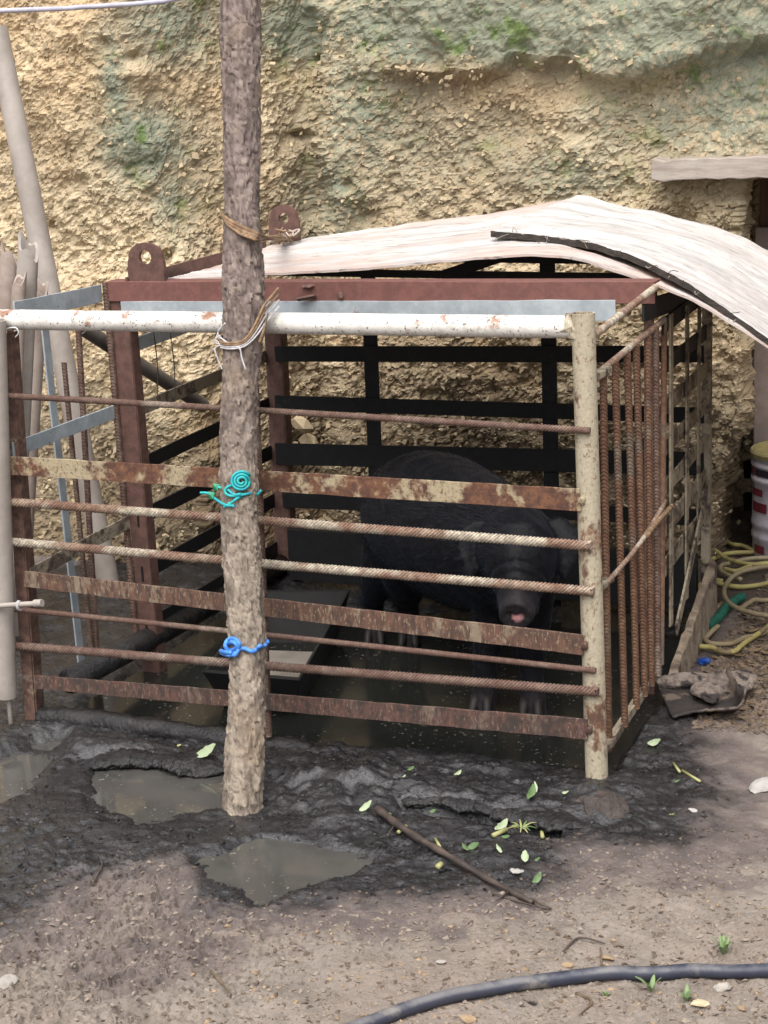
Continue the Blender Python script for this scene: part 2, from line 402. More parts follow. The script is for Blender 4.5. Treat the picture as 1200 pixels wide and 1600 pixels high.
def m_bark():
    n = NT('flaky_brown_bark', .85)
    co = n.mapping((1, 1, .55)); zsep = n.N.new('ShaderNodeSeparateXYZ'); n.L.new(n.co, zsep.inputs[0])
    a = n.noise(28, 6, .7, co, .3); f = n.noise(120, 4, .7, co); big = n.noise(5, 3, .5)
    low = n.ramp(zsep.outputs[2], 1.15, .45)
    top = n.mix(n.ramp(a, .35, .62), S(94, 82, 78), S(134, 120, 114))
    bot = n.mix(n.ramp(a, .35, .62), S(104, 94, 84), S(154, 142, 127))
    col = n.mix(low, top, bot)
    fl_, cr_, _q, _r = n.attr(); col = n.mix(n.ramp(fl_, .55, 1.0, 0, .40), col, S(160, 146, 130)); col = n.mix(n.ramp(fl_, .35, .0, 0, .35), col, S(88, 74, 68)); col = n.mix(n.math('MULTIPLY', cr_, .55), col, S(60, 46, 40))
    col = n.mix(n.ramp(f, .60, .70), col, S(74, 60, 52)); col = n.mix(n.math('MULTIPLY', n.ramp(big, .55, .7), .5), col, S(140, 122, 101))
    n.color(col).bump(a, .8, .006).bump(f, .6, .002); return n.m
M_BARK = m_bark()
def m_belt(name, pink):
    n = NT(name, .8)
    co = n.mapping((.35, 2.2, 1)); a = n.noise(7, 6, .65, co); f = n.noise(60, 5, .7, n.mapping((.5, 3, 1))); p = n.noise(3, 4, .6); l = n.noise(34, 4, .7, n.mapping((.25, 3.2, 1)), .6)
    col = n.mix(n.ramp(a, .3, .7), S(206, 204, 201), S(168, 165, 162))
    col = n.mix(n.math('MULTIPLY', n.ramp(p, .42, .60), pink), col, S(190, 160, 146))
    col = n.mix(n.math('MULTIPLY', n.ramp(l, .55, .66), .8), col, S(104, 98, 95)); col = n.mix(n.ramp(n.noise(11, 6, .75), .58, .74, 0, .55), col, S(142, 136, 132))
    n.color(col).bump(f, .35, .002).bump(l, .3, .002); return n.m
M_BELT = m_belt('pinkish_chalky_belt', .6); M_BELT2 = m_belt('chalky_white_belt', .12)
M_BELTEDGE = simple('frayed_dark_belt_edge', S(74, 66, 60), S(46, 42, 40), 60, .85, .8, .003, stretch=(.4, 2, 4))

def m_bank():
    n = NT('clay_bank', .95, spec=.05)
    chip, moss, tone, damp = n.attr()
    a = n.noise(3, 6, .6); f = n.noise(40, 6, .75); ff = n.noise(170, 4, .7)
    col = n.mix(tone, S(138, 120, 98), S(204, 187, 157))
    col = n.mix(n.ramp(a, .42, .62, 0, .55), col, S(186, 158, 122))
    col = n.mix(n.ramp(chip, .3, 1.0, 0, .6), col, S(214, 200, 170))
    col = n.mix(n.ramp(f, .42, .28, 0, .8), col, S(104, 82, 60))
    mm = n.math('MULTIPLY', moss, n.ramp(n.math('ADD', f, n.math('MULTIPLY', a, .4)), .48, .74))
    col = n.mix(n.math('MINIMUM', n.math('MULTIPLY', mm, 1.5), 1.0), col, n.mix(n.ramp(n.noise(9, 4, .6), .54, .70), S(132, 135, 118), S(104, 122, 76)))
    col = n.mix(n.math('MULTIPLY', damp, .75), col, n.mix(n.ramp(f, .35, .65), S(62, 54, 46), S(98, 84, 66)))  # damp tint, also carrying painted shade on the lower face
    n.color(col).bump(f, .6, .006).bump(ff, .5, .002); return n.m
M_BANK = m_bank()
def m_flake(name, a, b):
    n = NT(name, .9, spec=.15); n.color(n.mix(n.ramp(n.noise(30, 4, .6), .3, .7), n.mix(n.rand(), a, b), b)).bump(n.noise(150, 3, .7), .4, .002); return n.m
M_FLAKE = m_flake('shale_flake', S(202, 185, 154), S(174, 158, 130))
M_FLAKE2 = m_flake('pale_shale_stone', S(216, 202, 172), S(192, 174, 140))

def m_ground():
    n = NT('yard_soil_and_mud', .85, spec=.5)
    wet, dampm, grain, litter = n.attr()
    a = n.noise(4, 6, .65); f = n.noise(38, 6, .75); ff = n.noise(190, 4, .75); g2 = n.noise(12, 6, .7)
    dry = n.mix(n.ramp(g2, .35, .65), S(115, 106, 97), S(137, 127, 117))
    dry = n.mix(n.ramp(n.noise(24, 6, .75), .44, .30, 0, .6), dry, S(98, 83, 73)); dry = n.mix(n.ramp(a, .40, .6, 0, .5), dry, S(130, 117, 106))
    dry = n.mix(n.ramp(ff, .62, .72, 0, .55), dry, S(178, 160, 136))
    dampc = n.mix(n.ramp(g2, .35, .65), S(86, 77, 74), S(112, 101, 95)); dampc = n.mix(n.ramp(f, .42, .28, 0, .5), dampc, S(62, 55, 53))
    lit = n.mix(n.ramp(g2, .35, .65), S(60, 50, 43), S(82, 69, 58)); lit = n.mix(n.ramp(ff, .58, .7, 0, .6), lit, S(128, 108, 84))
    mud = n.mix(n.ramp(g2, .35, .65), S(22, 22, 24), S(40, 39, 41)); mud = n.mix(n.ramp(f, .58, .74, 0, .6), mud, S(66, 64, 63))
    dm = n.ramp(n.math('ADD', dampm, n.math('MULTIPLY', n.math('SUBTRACT', g2, .5), 1.3)), .35, .65)
    wm = n.ramp(n.math('ADD', wet, n.math('MULTIPLY', n.math('SUBTRACT', g2, .5), 1.2)), .12, .92)
    col = n.mix(dm, dry, dampc); col = n.mix(litter, col, lit); col = n.mix(wm, col, mud)
    n.color(col)
    wr = n.ramp(f, .35, .65, .10, .36)
    rr = n.N.new('ShaderNodeMix'); rr.data_type = 'FLOAT'; n.L.new(wm, rr.inputs[0]); rr.inputs[2].default_value = .85; n.L.new(wr, rr.inputs[3])
    n.L.new(n.math('MULTIPLY', wm, .7), n.b.inputs['Coat Weight']); n.b.inputs['Coat Roughness'].default_value = .16
    n.rough(rr.outputs[0]); n.bump(f, .6, .007).bump(n.noise(95, 4, .75), .6, .004).bump(ff, .5, .002); n.L.new(n.h, n.b.inputs['Coat Normal']); return n.m
M_GROUND = m_ground()
def m_water(name, c, rough=.06, scum=None):
    n = NT(name, rough, spec=.5); a = n.noise(5, 4, .6); f = n.noise(70, 3, .7)
    col = n.mix(n.ramp(a, .35, .65), c, tuple(x * .75 for x in c[:3]) + (1,))
    if scum:
        s_ = n.math('MULTIPLY', n.ramp(f, .62, .67), n.ramp(n.noise(6, 3, .6), .42, .6)); col = n.mix(s_, col, scum)
    n.color(col).bump(n.noise(14, 3, .5), .12, .002); return n.m
M_PUD = m_water('muddy_puddle_water', S(76, 75, 72), .07, S(128, 122, 112))
M_SLUR = m_water('dark_pen_slurry', S(36, 37, 34), .12, S(136, 134, 128))
M_MUDLOG = simple('wet_black_mud_coat', S(28, 27, 28), S(46, 44, 44), 22, .26, .9, .007)
M_CLAYMUD = simple('reddish_clay_lump', S(78, 68, 63), S(56, 50, 47), 30, .5, .9, .006)

def m_pig():
    n = NT('black_bristly_hide', .45, spec=.10)
    pink, grey, _, _ = n.attr()
    f = n.noise(60, 5, .7); l = n.noise(160, 3, .7)
    col = n.mix(n.ramp(f, .35, .65), (.003, .003, .004, 1), (.008, .008, .010, 1))
    col = n.mix(grey, col, n.mix(n.ramp(f, .35, .65), S(62, 58, 58), S(44, 42, 44)))
    col = n.mix(pink, col, S(206, 150, 152))
    n.b.inputs['Sheen Weight'].default_value = .06; n.b.inputs['Sheen Roughness'].default_value = .45; n.b.inputs['Sheen Tint'].default_value = (.55, .65, .85, 1)
    n.color(col).bump(f, .4, .004).bump(l, .4, .002); return n.m
M_PIG = m_pig()
n_ = NT('black_bristle', .5, spec=.14); n_.color((.006, .007, .010, 1)); M_HAIR = n_.m
def m_pail():
    n = NT('scuffed_white_pail', .5); f = n.noise(24, 5, .7)
    col = n.mix(n.ramp(f, .35, .65), S(196, 190, 198), S(172, 164, 170)); col = n.mix(n.ramp(n.noise(80, 3, .7), .70, .74), col, S(70, 58, 58))
    n.color(col).bump(f, .1, .001); return n.m
M_PAIL = m_pail()
M_PAILRED = simple('faded_red_print', S(122, 44, 52), S(98, 34, 44), 40, .5, .1)
M_PAILBLK = simple('dark_print', S(52, 40, 52), S(40, 34, 44), 40, .5, .1)
M_LID = simple('yellowed_lid', S(142, 131, 88), S(118, 108, 74), 16, .6, .2)

# ================================================================== GROUND
WETP = [tuple(hit(px, py, z=0)[:2]) for px, py in ((-250, 1560), (-40, 1480), (90, 1400), (190, 1350), (340, 1335), (400, 1405), (560, 1412), (720, 1398), (850, 1400), (910, 1335), (1000, 1345), (1090, 1310), (1150, 1240), (1100, 1170), (1065, 1120), (1040, 1080))] + [(1.46, .8), (1.42, 1.45), (-.5, 1.45), (-1.2, .6), (-1.6, -.6)]
PUD1 = [tuple(hit(px, py, z=0)[:2]) for px, py in ((140, 1200), (220, 1200), (350, 1215), (352, 1245), (330, 1262), (270, 1270), (215, 1292), (170, 1275), (160, 1240))]
PUD2 = [tuple(hit(px, py, z=0)[:2]) for px, py in ((332, 1345), (400, 1325), (480, 1335), (565, 1352), (540, 1375), (470, 1392), (420, 1405), (370, 1385))]
PUD3 = [tuple(hit(px, py, z=0)[:2]) for px, py in ((-60, 1240), (0, 1200), (60, 1165), (100, 1160), (70, 1195), (40, 1235), (0, 1262), (-60, 1280))]
LEDGE = [tuple(hit(px, py, z=0)[:2]) for px, py in ((620, 1262), (720, 1268), (800, 1282), (885, 1296), (880, 1320), (800, 1312), (700, 1290), (625, 1276))]
BLOT = [(*hit(px, py, z=0)[:2], r) for px, py, r in ((60, 1440, .22), (200, 1520, .16), (330, 1500, .10), (1060, 1380, .12), (1120, 1330, .14), (620, 1440, .12), (700, 1470, .06))]
def masks(x, y):
    sd = poly_sd(x, y, WETP); nz = fbm(x, y, 5, 4, 3) * .10 + fbm(x, y, 22, 3, 9) * .05
    wet = sstep(-.16, .10, sd + nz); damp = sstep(-.34, .02, sd + nz * 1.6)
    for P_ in (PUD1, PUD2, PUD3): wet = np.maximum(wet, sstep(-.09, -.015, poly_sd(x, y, P_) + nz * .5))
    for bx_, by_, br_ in BLOT: damp = np.maximum(damp, .85 * np.exp(-(((x - bx_) ** 2 + (y - by_) ** 2) / br_ ** 2)) + .5 * nz)
    lit = sstep(1.46, 1.56, x + nz * .6) * sstep(.30, .62, y + nz * 1.2)
    lit = np.maximum(lit, sstep(1.3, 1.5, y))
    return wet, damp, lit
def gz(x, y, full=False):
    x = np.asarray(x, float); y = np.asarray(y, float)
    wet, damp, lit = masks(x, y)
    near = sstep(6, 3, np.abs(x - .8)) * sstep(6, 3, np.abs(y))
    base = .012 + .014 * fbm(x, y, 1.7, 3, 1)
    rv, tl, bd = facet(x, y, 38, 5); rv2, tl2, bd2 = facet(x, y, 75, 8)
    clod = .006 * (rv - .4) + .005 * tl
    dry = .0075 * fbm(x, y, 16, 4, 21) + (.3 + .7 * sstep(-.15, .3, fbm(x, y, 3.1, 3, 77)) + 2.6 * sstep(1.2, .8, x)) * (clod * .8 + (.003 * rv2 + .004 * tl2))
    muddy = .016 * fbm(x, y, 5.5, 4, 31, .55) + .012 * fbm(x, y, 15, 4, 41) + .005 * fbm(x, y, 52, 3, 47, .6) + (clod * .7 + .002 * (rv2 - .4) + .003 * tl2) * (.05 + .95 * sstep(.05, .4, fbm(x, y, 6, 2, 43))) + .004 * np.abs(fbm(x + .02 * fbm(x, y, 30, 2, 53), y, 62, 3, 49, .6))
    z = base + near * (dry * (1 - wet) + muddy * wet)
    # pig-trodden lip outside the gate, with a cut edge above the runnel
    lip = sstep(-.21, -.16, y + .02 * fbm(x, y, 9, 3, 51)) * sstep(.10, .02, y)
    z = z + .018 * lip * sstep(-.15, .1, x) * sstep(1.62, 1.45, x)
    for P, dep, lvl in ((PUD1, .05, .000), (PUD2, .045, .000), (PUD3, .045, .000)):
        s = poly_sd(x, y, P) + .040 * fbm(x, y, 9, 3, 61)
        k = sstep(-.06, .03, s); z = z * (1 - k) + (lvl - .012 + .010 * fbm(x, y, 20, 3, 66)) * k
        s0 = poly_sd(x, y, P); ring = sstep(-.16, -.10, s0) * sstep(-.035, -.055, s0); z = z * (1 - ring) + np.maximum(z, .011 + .004 * fbm(x, y, 30, 2, 67)) * ring
    s = poly_sd(x, y, LEDGE) + .012 * fbm(x, y, 16, 3, 63); k = sstep(-.006, .012, s); z = z * (1 - k) + -.028 * k
    # runnel edge at the puddle: steep cut
    p1 = hit(140, 1198, z=0); p2 = hit(350, 1214, z=0)
    # pen floor
    pen = sstep(.0, .06, x) * sstep(1.46, 1.40, x) * sstep(.04, .10, y) * sstep(1.34, 1.28, y)
    mound = .036 * sstep(.58, .10, x + .12 * fbm(x, y, 4, 3, 71)) * sstep(.0, .25, y) + .05 * sstep(.95, 1.2, y)
    pf = -.055 + mound + .028 * fbm(x, y, 7, 4, 73) + .012 * np.abs(fbm(x, y, 24, 3, 75))
    z = z * (1 - pen) + pf * pen
    # clay heaped round the right gate post, mud heaped beside the pole
    for cx, cy, r, hgt in ((.93, -.20, .12, .022), (1.12, -.11, .22, .012), (.45, -.50, .12, .018), (.10, -.14, .16, .01), (1.50, .35, .2, .012)):
        d = np.hypot(x - cx, y - cy); z = z + hgt * np.exp(-(d / r) ** 2) * (1 + .6 * fbm(x, y, 18, 3, 81))
    # trodden away in front of the bank toe
    return (z, wet, damp, lit) if full else z
def gz1(x, y): return float(gz(np.array([x]), np.array([y]))[0])

def axis(segs):
    out = [segs[0][0]]
    for a, b, st in segs:
        k = max(1, int(round((b - a) / st))); out += list(np.linspace(a, b, k + 1)[1:])
    return np.array(out)
gx = axis([(-40, -8, 4), (-8, -2, .5), (-2, -.5, .03), (-.5, -.1, .012), (-.1, 2.1, .0046), (2.1, 2.6, .014), (2.6, 3, .03), (3, 9, .5), (9, 40, 4)])
gy = axis([(-40, -8, 4), (-8, -2, .5), (-2, -1.35, .02), (-1.35, .25, .0046), (.25, 1.4, .009), (1.4, 2.2, .012), (2.2, 3, .1), (3, 9, .6), (9, 40, 4)])
XX, YY = np.meshgrid(gx, gy, indexing='ij'); X1 = XX.ravel(); Y1 = YY.ravel()
Z1, wet_, damp_, lit_ = gz(X1, Y1, True)
ground = grid_mesh('ground', np.stack([X1, Y1, Z1], 1), len(gx), len(gy), M_GROUND, False, np.stack([wet_, damp_, np.zeros_like(wet_), lit_], 1))
_pf = (wet_.reshape(len(gx), len(gy))[:-1, :-1] > .45).ravel(); ground.data.polygons.foreach_set('use_smooth', _pf)
tag(ground, 'brown yard soil turning to wet black mud by the gate', None, None, 'structure')

def sheet(name, P, z, mat, label, grow=.05):
    P = np.array(P); lo = P.min(0) - grow; hi = P.max(0) + grow; mb = MB(); st = .02
    xs = np.arange(lo[0], hi[0], st); ys = np.arange(lo[1], hi[1], st)
    CX, CY = np.meshgrid(xs + st / 2, ys + st / 2, indexing='ij'); ok = poly_sd(CX, CY, P) > -grow
    V = [(x, y, z) for x in xs for y in ys]; V += [(xs[-1] + st, y, z) for y in ys]; m = len(ys); Fc = []
    for a in range(len(xs)):
        for b in range(m - 1):
            if ok[a, b]: Fc.append((a * m + b, (a + 1) * m + b, (a + 1) * m + b + 1, a * m + b + 1))
    used = sorted({k for f in Fc for k in f}); ix = {k: n for n, k in enumerate(used)}
    mb.add([V[k] for k in used], [tuple(ix[k] for k in f) for f in Fc])
    return tag(mb.build(name, mat), label, None, None, 'structure')
def fixup(o):
    # make faces look up
    import bmesh
    bm = bmesh.new(); bm.from_mesh(o.data)
    for f in bm.faces:
        if f.normal.z < 0: f.normal_flip()
    bm.to_mesh(o.data); bm.free()
fixup(sheet('puddle_water', PUD1, .004, M_PUD, 'brown puddle under the mud lip left of the pole', .05))
fixup(sheet('puddle_water', PUD2, .004, M_PUD, 'shallow brown puddle on the soil in front of the pole', .05))
fixup(sheet('puddle_water', PUD3, .004, M_PUD, 'narrow runnel of brown water by the gate hinge side', .05))
fixup(sheet('slurry_water', [(.02, .05), (1.44, .05), (1.44, 1.33), (.02, 1.33)], -.004, M_SLUR, 'dark slurry flooding the pen floor', 0))

# ================================================================== EARTH BANK
def bank_y(x, z):
    edge = -.37 - .13 * np.clip((z - 1.2), -.8, 1.2) + .035 * fbm(x * 0 + 3, z, 4, 3, 12)
    e2 = -.02 + .035 * fbm(x * 0 + 7, z, 4, 3, 14)
    left = 1.50 + .08 * (x + .4)                       # left block stands further forward
    t = np.clip((x - edge) / (e2 - edge), 0, 1)        # its flank runs back to an inner corner right of the pole
    right = 1.845 + .05 * sstep(.10, .0, np.abs(x - e2))
    y = np.where(x < edge, left, np.where(x < e2, left * (1 - t) + right * t, right))
    y = y - .10 * sstep(.45, .0, z) * sstep(1.7, 1.3, x)          # toe
    y = y - .085 * sstep(1.47, 1.53, z + .07 * fbm(x, z, 4, 4, 15)) * sstep(.1, .5, x)  # mossy brow overhangs
    alc = sstep(1.36, 1.40, x + .018 * fbm(x, z, 12, 3, 17) + .05 * sstep(.5, .2, z)) * sstep(1.19, 1.15, z + .01 * fbm(x, z, 9, 2, 18))
    y = y + .75 * alc
    return y
BLOBS = [(470, 40, 60, 60, .8), (560, 170, 90, 120, .55), (700, 30, 260, 60, 1.0), (1000, 35, 220, 75, 1.0), (1140, 120, 80, 110, .9), (860, 15, 50, 25, .9), (660, 75, 60, 25, .9), (520, 300, 60, 80, .55), (300, 215, 60, 60, .9), (330, 40, 60, 60, .6), (340, 300, 40, 60, .5), (900, 270, 120, 50, .45), (760, 230, 120, 70, .3), (1050, 190, 70, 60, .5), (270, 130, 25, 90, .6), (1180, 60, 120, 160, 1.0), (820, 40, 240, 55, 1.0), (640, 200, 60, 120, .35), (960, 180, 80, 80, .4)]
BW = []
for px, py, rx, ry, am in BLOBS:
    p = hit(px, py, y=1.85); sc = 5.7 / 2900; BW.append((p[0], p[2], rx * sc * 1.15, ry * sc * 1.15, min(1, am * 1.25)))
HOLES = [(p[0], p[2], r, d) for p, r, d in [(hit(px, py, y=1.85), r, d) for px, py, r, d in ((468, 215, .02, .06), (175, 335, .018, .05), (290, 85, .015, .04), (255, 65, .02, .03), (690, 95, .05, .03), (830, 75, .05, .03), (900, 105, .07, .04), (335, 385, .03, .05), (540, 290, .02, .03), (1060, 345, .05, .05), (560, 340, .06, .03), (480, 95, .012, .05))]]
bx = axis([(-9, -3, 1), (-3, -1.5, .08), (-1.5, -1.25, .02), (-1.25, -.62, .0055), (-.62, .02, .0040), (.02, 1.30, .0052), (1.30, 1.45, .0018), (1.45, 1.62, .008), (1.62, 2.4, .016), (2.4, 9, .8)])
bz = axis([(-.15, .0, .03), (.0, 1.85, .0052), (1.85, 2.6, .08)])
BX, BZ = np.meshgrid(bx, bz, indexing='ij'); b1 = BX.ravel(); z1 = BZ.ravel()
by = bank_y(b1, z1)
b0x = b1; b1 = b1 + (by - 1.6) * .9                       # follow the face round its corners
ca, sa = math.cos(.35), math.sin(.35)
u1 = b1 * ca + z1 * sa; v1 = (-b1 * sa + z1 * ca) * 1.7
r1, t1, e1 = facet(u1 + .02 * fbm(b1, z1, 9, 2, 2), v1, 34, 101); r2, t2, e2_ = facet(u1, v1, 80, 103); r3, t3, e3 = facet(-u1 * .8 + .3 * v1, v1 * .8 + u1 * .2, 17, 107)
den = sstep(-.3, .3, fbm(b1, z1, 2.2, 3, 109)); d_arc = b1; b1 = b0x
moss = np.zeros_like(b1)
for cx, cz, rx, rz, am in BW: moss = np.maximum(moss, am * np.exp(-(((b1 - cx) / rx) ** 2 + ((z1 - cz) / rz) ** 2)))
moss = np.maximum(moss, .9 * sstep(1.72, 1.95, z1) * sstep(-.6, -.1, b1))
disp = .065 * fbm(d_arc, z1, 2.6, 4, 111) + .028 * fbm(d_arc, z1, 9, 4, 113, .6) + (1 - .5 * moss) * ((.010 * (r1 - .3) + .009 * t1) * (.2 + .9 * den) + .0048 * (r2 - .4) + .004 * t2 + .012 * np.where(r3 > .72, r3 - .6, 0) + .006 * t3)
disp += .012 * np.abs(fbm(d_arc, z1 * .8, 30, 3, 115))
for cx, cz, r, d in HOLES: disp -= d * np.exp(-(((b1 - cx) / r) ** 2 + ((z1 - cz) / r) ** 2)) * (1 + .5 * fbm(b1, z1, 30, 2, 119))
_e = .004; gxn = (bank_y(b1 + _e, z1) - bank_y(b1 - _e, z1)) / (2 * _e); gzn = (bank_y(b1, z1 + _e) - bank_y(b1, z1 - _e)) / (2 * _e)
_nl = np.sqrt(1 + gxn ** 2 + gzn ** 2); yy = by - disp / _nl; xx_b = b1 + disp * gxn / _nl - .34 * np.maximum(by - 1.95, 0) * (b1 > 1.3); zz_b = z1 + np.where(z1 > .02, disp * gzn / _nl, 0)
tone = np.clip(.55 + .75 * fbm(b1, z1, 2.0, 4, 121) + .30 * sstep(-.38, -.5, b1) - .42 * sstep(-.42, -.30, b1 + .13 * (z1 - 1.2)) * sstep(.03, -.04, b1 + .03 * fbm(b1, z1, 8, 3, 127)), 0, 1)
damp = sstep(.70, .22, z1 + .12 * fbm(b1, z1, 5, 3, 123))  # damp foot of the bank, raised to paint in shade behind the cage
BV = np.stack([xx_b, yy, zz_b], 1)
chip = np.clip(r1 * .6 + r2 * .4, 0, 1) * den
# flat top of the bank running back behind the brow
nb = len(bz); extra = []
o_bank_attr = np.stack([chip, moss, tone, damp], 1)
BVg = BV.reshape(len(bx), nb, 3); At = o_bank_attr.reshape(len(bx), nb, 4)
cap = BVg[:, -1:, :].repeat(3, 1).copy(); cap[:, 0, 1] += .3; cap[:, 0, 2] += .08; cap[:, 1, 1] += 3; cap[:, 1, 2] += .3; cap[:, 2, 1] += 30; cap[:, 2, 2] += .5
BVg = np.concatenate([BVg, cap], 1); At = np.concatenate([At, At[:, -1:, :].repeat(3, 1)], 1); nb += 3
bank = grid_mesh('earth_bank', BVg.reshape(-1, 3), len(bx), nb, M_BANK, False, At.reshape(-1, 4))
tag(bank, 'cut clay and shale bank with moss along its top', None, None, 'structure')
def bank_at(x, z):
    i = int(np.clip(np.searchsorted(bx, x), 0, len(bx) - 1)); j = int(np.clip(np.searchsorted(bz, z), 0, len(bz) - 1)); return BVg[i, j, 1]
# small flakes sticking out of the face (too many to count) and the larger stones one by one
fl = MB(); rr = np.random.default_rng(5)
for i in range(9000):
    x = rr.uniform(-1.2, 1.42); z = rr.uniform(.05, 1.8) ** 1.0; s_ = rr.uniform(.004, .012) * (1.5 if rr.random() < .15 else 1)
    if rr.random() < max(am * math.exp(-(((x - cx) / rx) ** 2 + ((z - cz) / rz) ** 2)) for cx, cz, rx, rz, am in BW) * 1.3 or z > 1.66: continue
    a = rr.normal(.35, .7); ly = bank_at(x, z)
    c = np.array([x, ly - .001, z]); t = np.array([math.cos(a), rr.normal(0, .35), math.sin(a)]); t = unit(t); u = unit(np.cross(t, (0, 1, 0)) + rr.normal(0, .25, 3)); nrm = np.cross(t, u)
    w_ = s_ * rr.uniform(.45, .8); h_ = s_ * rr.uniform(.2, .4)
    V = [c + t * s_ + u * w_ * .3, c + u * w_, c - t * s_ + u * w_ * rr.uniform(-.3, .4), c - u * w_]
    V = np.array(V); fl.add(np.concatenate([V - nrm * h_, V * .98 + c * .02 + nrm * h_]), [(0, 1, 2, 3), (7, 6, 5, 4), (0, 4, 5, 1), (1, 5, 6, 2), (2, 6, 7, 3), (3, 7, 4, 0)])
fo = fl.build('shale_flakes', M_FLAKE, bank); tag(fo, None, None, None, 'stuff')
stones = [(113, 118, .020), (178, 173, .014), (195, 228, .010), (735, 265, .020), (555, 330, .022), (1060, 260, .03), (745, 300, .014), (240, 330, .014), (160, 145, .012), (1120, 215, .03), (760, 325, .014), (650, 560, .02), (720, 590, .02), (505, 540, .02), (455, 560, .028), (470, 665, .045), (480, 690, .04), (1040, 630, .016), (1130, 640, .012), (1125, 690, .02), (30, 340, .016), (440, 300, .012), (905, 250, .014), (1100, 340, .03)]
for i in range(110): stones.append((rr.uniform(5, 1160), rr.uniform(20, 730), rr.uniform(.007, .014)))
for i, (px, py, s_) in enumerate(stones):
    p = hit(px, py, y=1.84)
    for _ in range(3): p = hit(px, py, y=bank_at(p[0], p[2]))
    MB().rock(p + np.array([0, .15 * s_, 0]), (s_, s_ * .6, s_ * .75), 300 + i, 1, .3, (0, rr.normal(.4, .3), rr.normal(.2, .7))).build('stone', M_FLAKE2 if i % 3 else M_FLAKE, bank)

# ================================================================== FRONT GATE
gate = thing('front_gate', (.72, 0, 0), 'rusty pen gate of flat bars and rebar below a white pipe', 'gate')
pl = hit(-12, 499, y=0); prr = hit(893, 511, y=0)
pts = np.linspace(0, 1, 24)[:, None]; pp = pl * (1 - pts) + prr * pts
MB().tube(pp, np.full(24, .0235) * (1 + .01 * np.sin(np.arange(24))), 24).build('top_pipe', M_WPIPE, gate, True, auto=50)
pt = hit(911, 489, y=0); pb = hit(934, 1236, y=0); pb[2] = -.08
o = MB().pipe(pb, pt, .0245, .0205, 28).build('gate_post', M_POST, gate, True, auto=40)
# welds where pipe, bars and post meet
def weld(c, r, parent, m=M_FLAT, seed=1):
    return MB().rock(c, (r, r, r * 1.4), seed, 2, .6).build('weld_bead', m, parent)
# hinge stile: an angle iron
st = hit(9, 520, y=0); sb = hit(52, 1140, y=0); sb[2] = -.06
so = MB(); T_ = unit(sb - st)
so.bar(st + np.array([-.004, -.004, 0]), sb + np.array([-.004, -.004, 0]), .030, .004, (1, 0, 0), 6, .0005)
so.build('stile', M_STILE, gate, bevel=.001)
MB().bar(st + np.array([.012, .016, 0]), sb + np.array([.012, .016, 0]), .036, .004, (0, 1, 0), 6, .0005).build('stile_flange', M_STILE, gate, bevel=.001)
YB = -.026
flats = [((13, 713), (17, 742), (905, 764), (908, 799), M_FLAT), ((37, 892), (37, 917), (911, 992), (911, 1024), M_FLAT2), ((54, 1055), (54, 1076), (918, 1124), (918, 1156), M_FLAT3)]
for a, b, c, d, m in flats:
    A, B, C_, D = [hit(*q, y=YB) for q in (a, b, c, d)]
    mb = MB(); n = 40; V = []; Fc = []
    for i in range(n + 1):
        t = i / n; tp = A * (1 - t) + C_ * t; bt = B * (1 - t) + D * t; wv = .0009 * math.sin(i * 1.7) + RNG.normal(0, .0005)
        for q, yo in ((bt, 0), (bt, .005), (tp, .005), (tp, 0)): V.append(q + np.array([0, yo + wv, RNG.normal(0, .0005)]))
    for i in range(n):
        for j in range(4):
            k = (j + 1) % 4; Fc.append((i * 4 + j, i * 4 + k, i * 4 + 4 + k, i * 4 + 4 + j))
    Fc += [(3, 2, 1, 0), tuple(n * 4 + k for k in range(4))]
    mb.add(V, Fc).build('flat_bar', m, gate, bevel=.0009)
    weld((C_ + D) / 2 + np.array([.004, .006, 0]), .011, gate, m, 11)
rebs = [((-12, 617), (922, 673), .0068, M_REBAR2), ((8, 784), (923, 853), .0098, M_REBAR), ((10, 846), (928, 924), .0098, M_REBAR), ((23, 952), (931, 1048), .0062, M_REBAR2), ((22, 1009), (935, 1081), .0098, M_REBAR2)]
for a, b, r, m in rebs:
    MB().rebar(hit(*a, y=YB - .003), hit(*b, y=YB - .003), r, .0085 if r > .007 else .0075, 10, RNG.normal(0, .002)).build('rebar', m, gate, True, auto=45)
    weld(hit(*b, y=-.012) + np.array([-.006, 0, -.004]), .010, gate, m, 13)
weld(hit(893, 511, y=-.004), .026, gate, M_POST, 17)
# upright rebar hidden behind the pole
MB().rebar(hit(396, 520, y=-.012), hit(420, 1150, y=-.012), .008, .0085, 8).build('upright_rebar', M_REBAR2, gate, True, auto=45)
# lidless pipe sleeve on the hinge side, with its pin
hp = thing('hinge_pipe', hit(6, 1090, y=-.05), 'dusty beige pipe standing beside the gate hinge', 'pipe')
MB().pipe(hit(-9, 500, y=-.05), hit(9, 1088, y=-.05), .027, .023, 24).build('sleeve', M_PVC, hp, True, auto=40)
q = hit(13, 1085, y=-.05); e = q.copy(); e[2] = -.05
MB().tube([q + np.array([0, 0, .06]), q, e], .006, 10).build('pin', M_PVC, hp, True)
pn = thing('bolt_rod', hit(20, 945, y=-.09), 'short pale rod wired across the beige hinge pipe', 'rod')
MB().tube([hit(-40, 949, y=-.088), hit(56, 943, y=-.088)], .0065, 12).build('rod', M_PVC, pn, True, auto=40)
MB().tube([hit(54, 943, y=-.088), hit(66, 942, y=-.088)], .0095, 12).build('head', M_PVC, pn, True, auto=40)
c0 = hit(28, 946, y=-.088); th = np.linspace(0, 12, 40)
MB().tube(np.stack([c0[0] + th * .0006 + 0 * th, c0[1] + .009 * np.cos(th), c0[2] + .011 * np.sin(th)], 1), .0016, 6).build('tie_wire', M_WIRE, pn, True)
c0 = hit(10, 519, y=-.03); th = np.linspace(0, 1, 16)
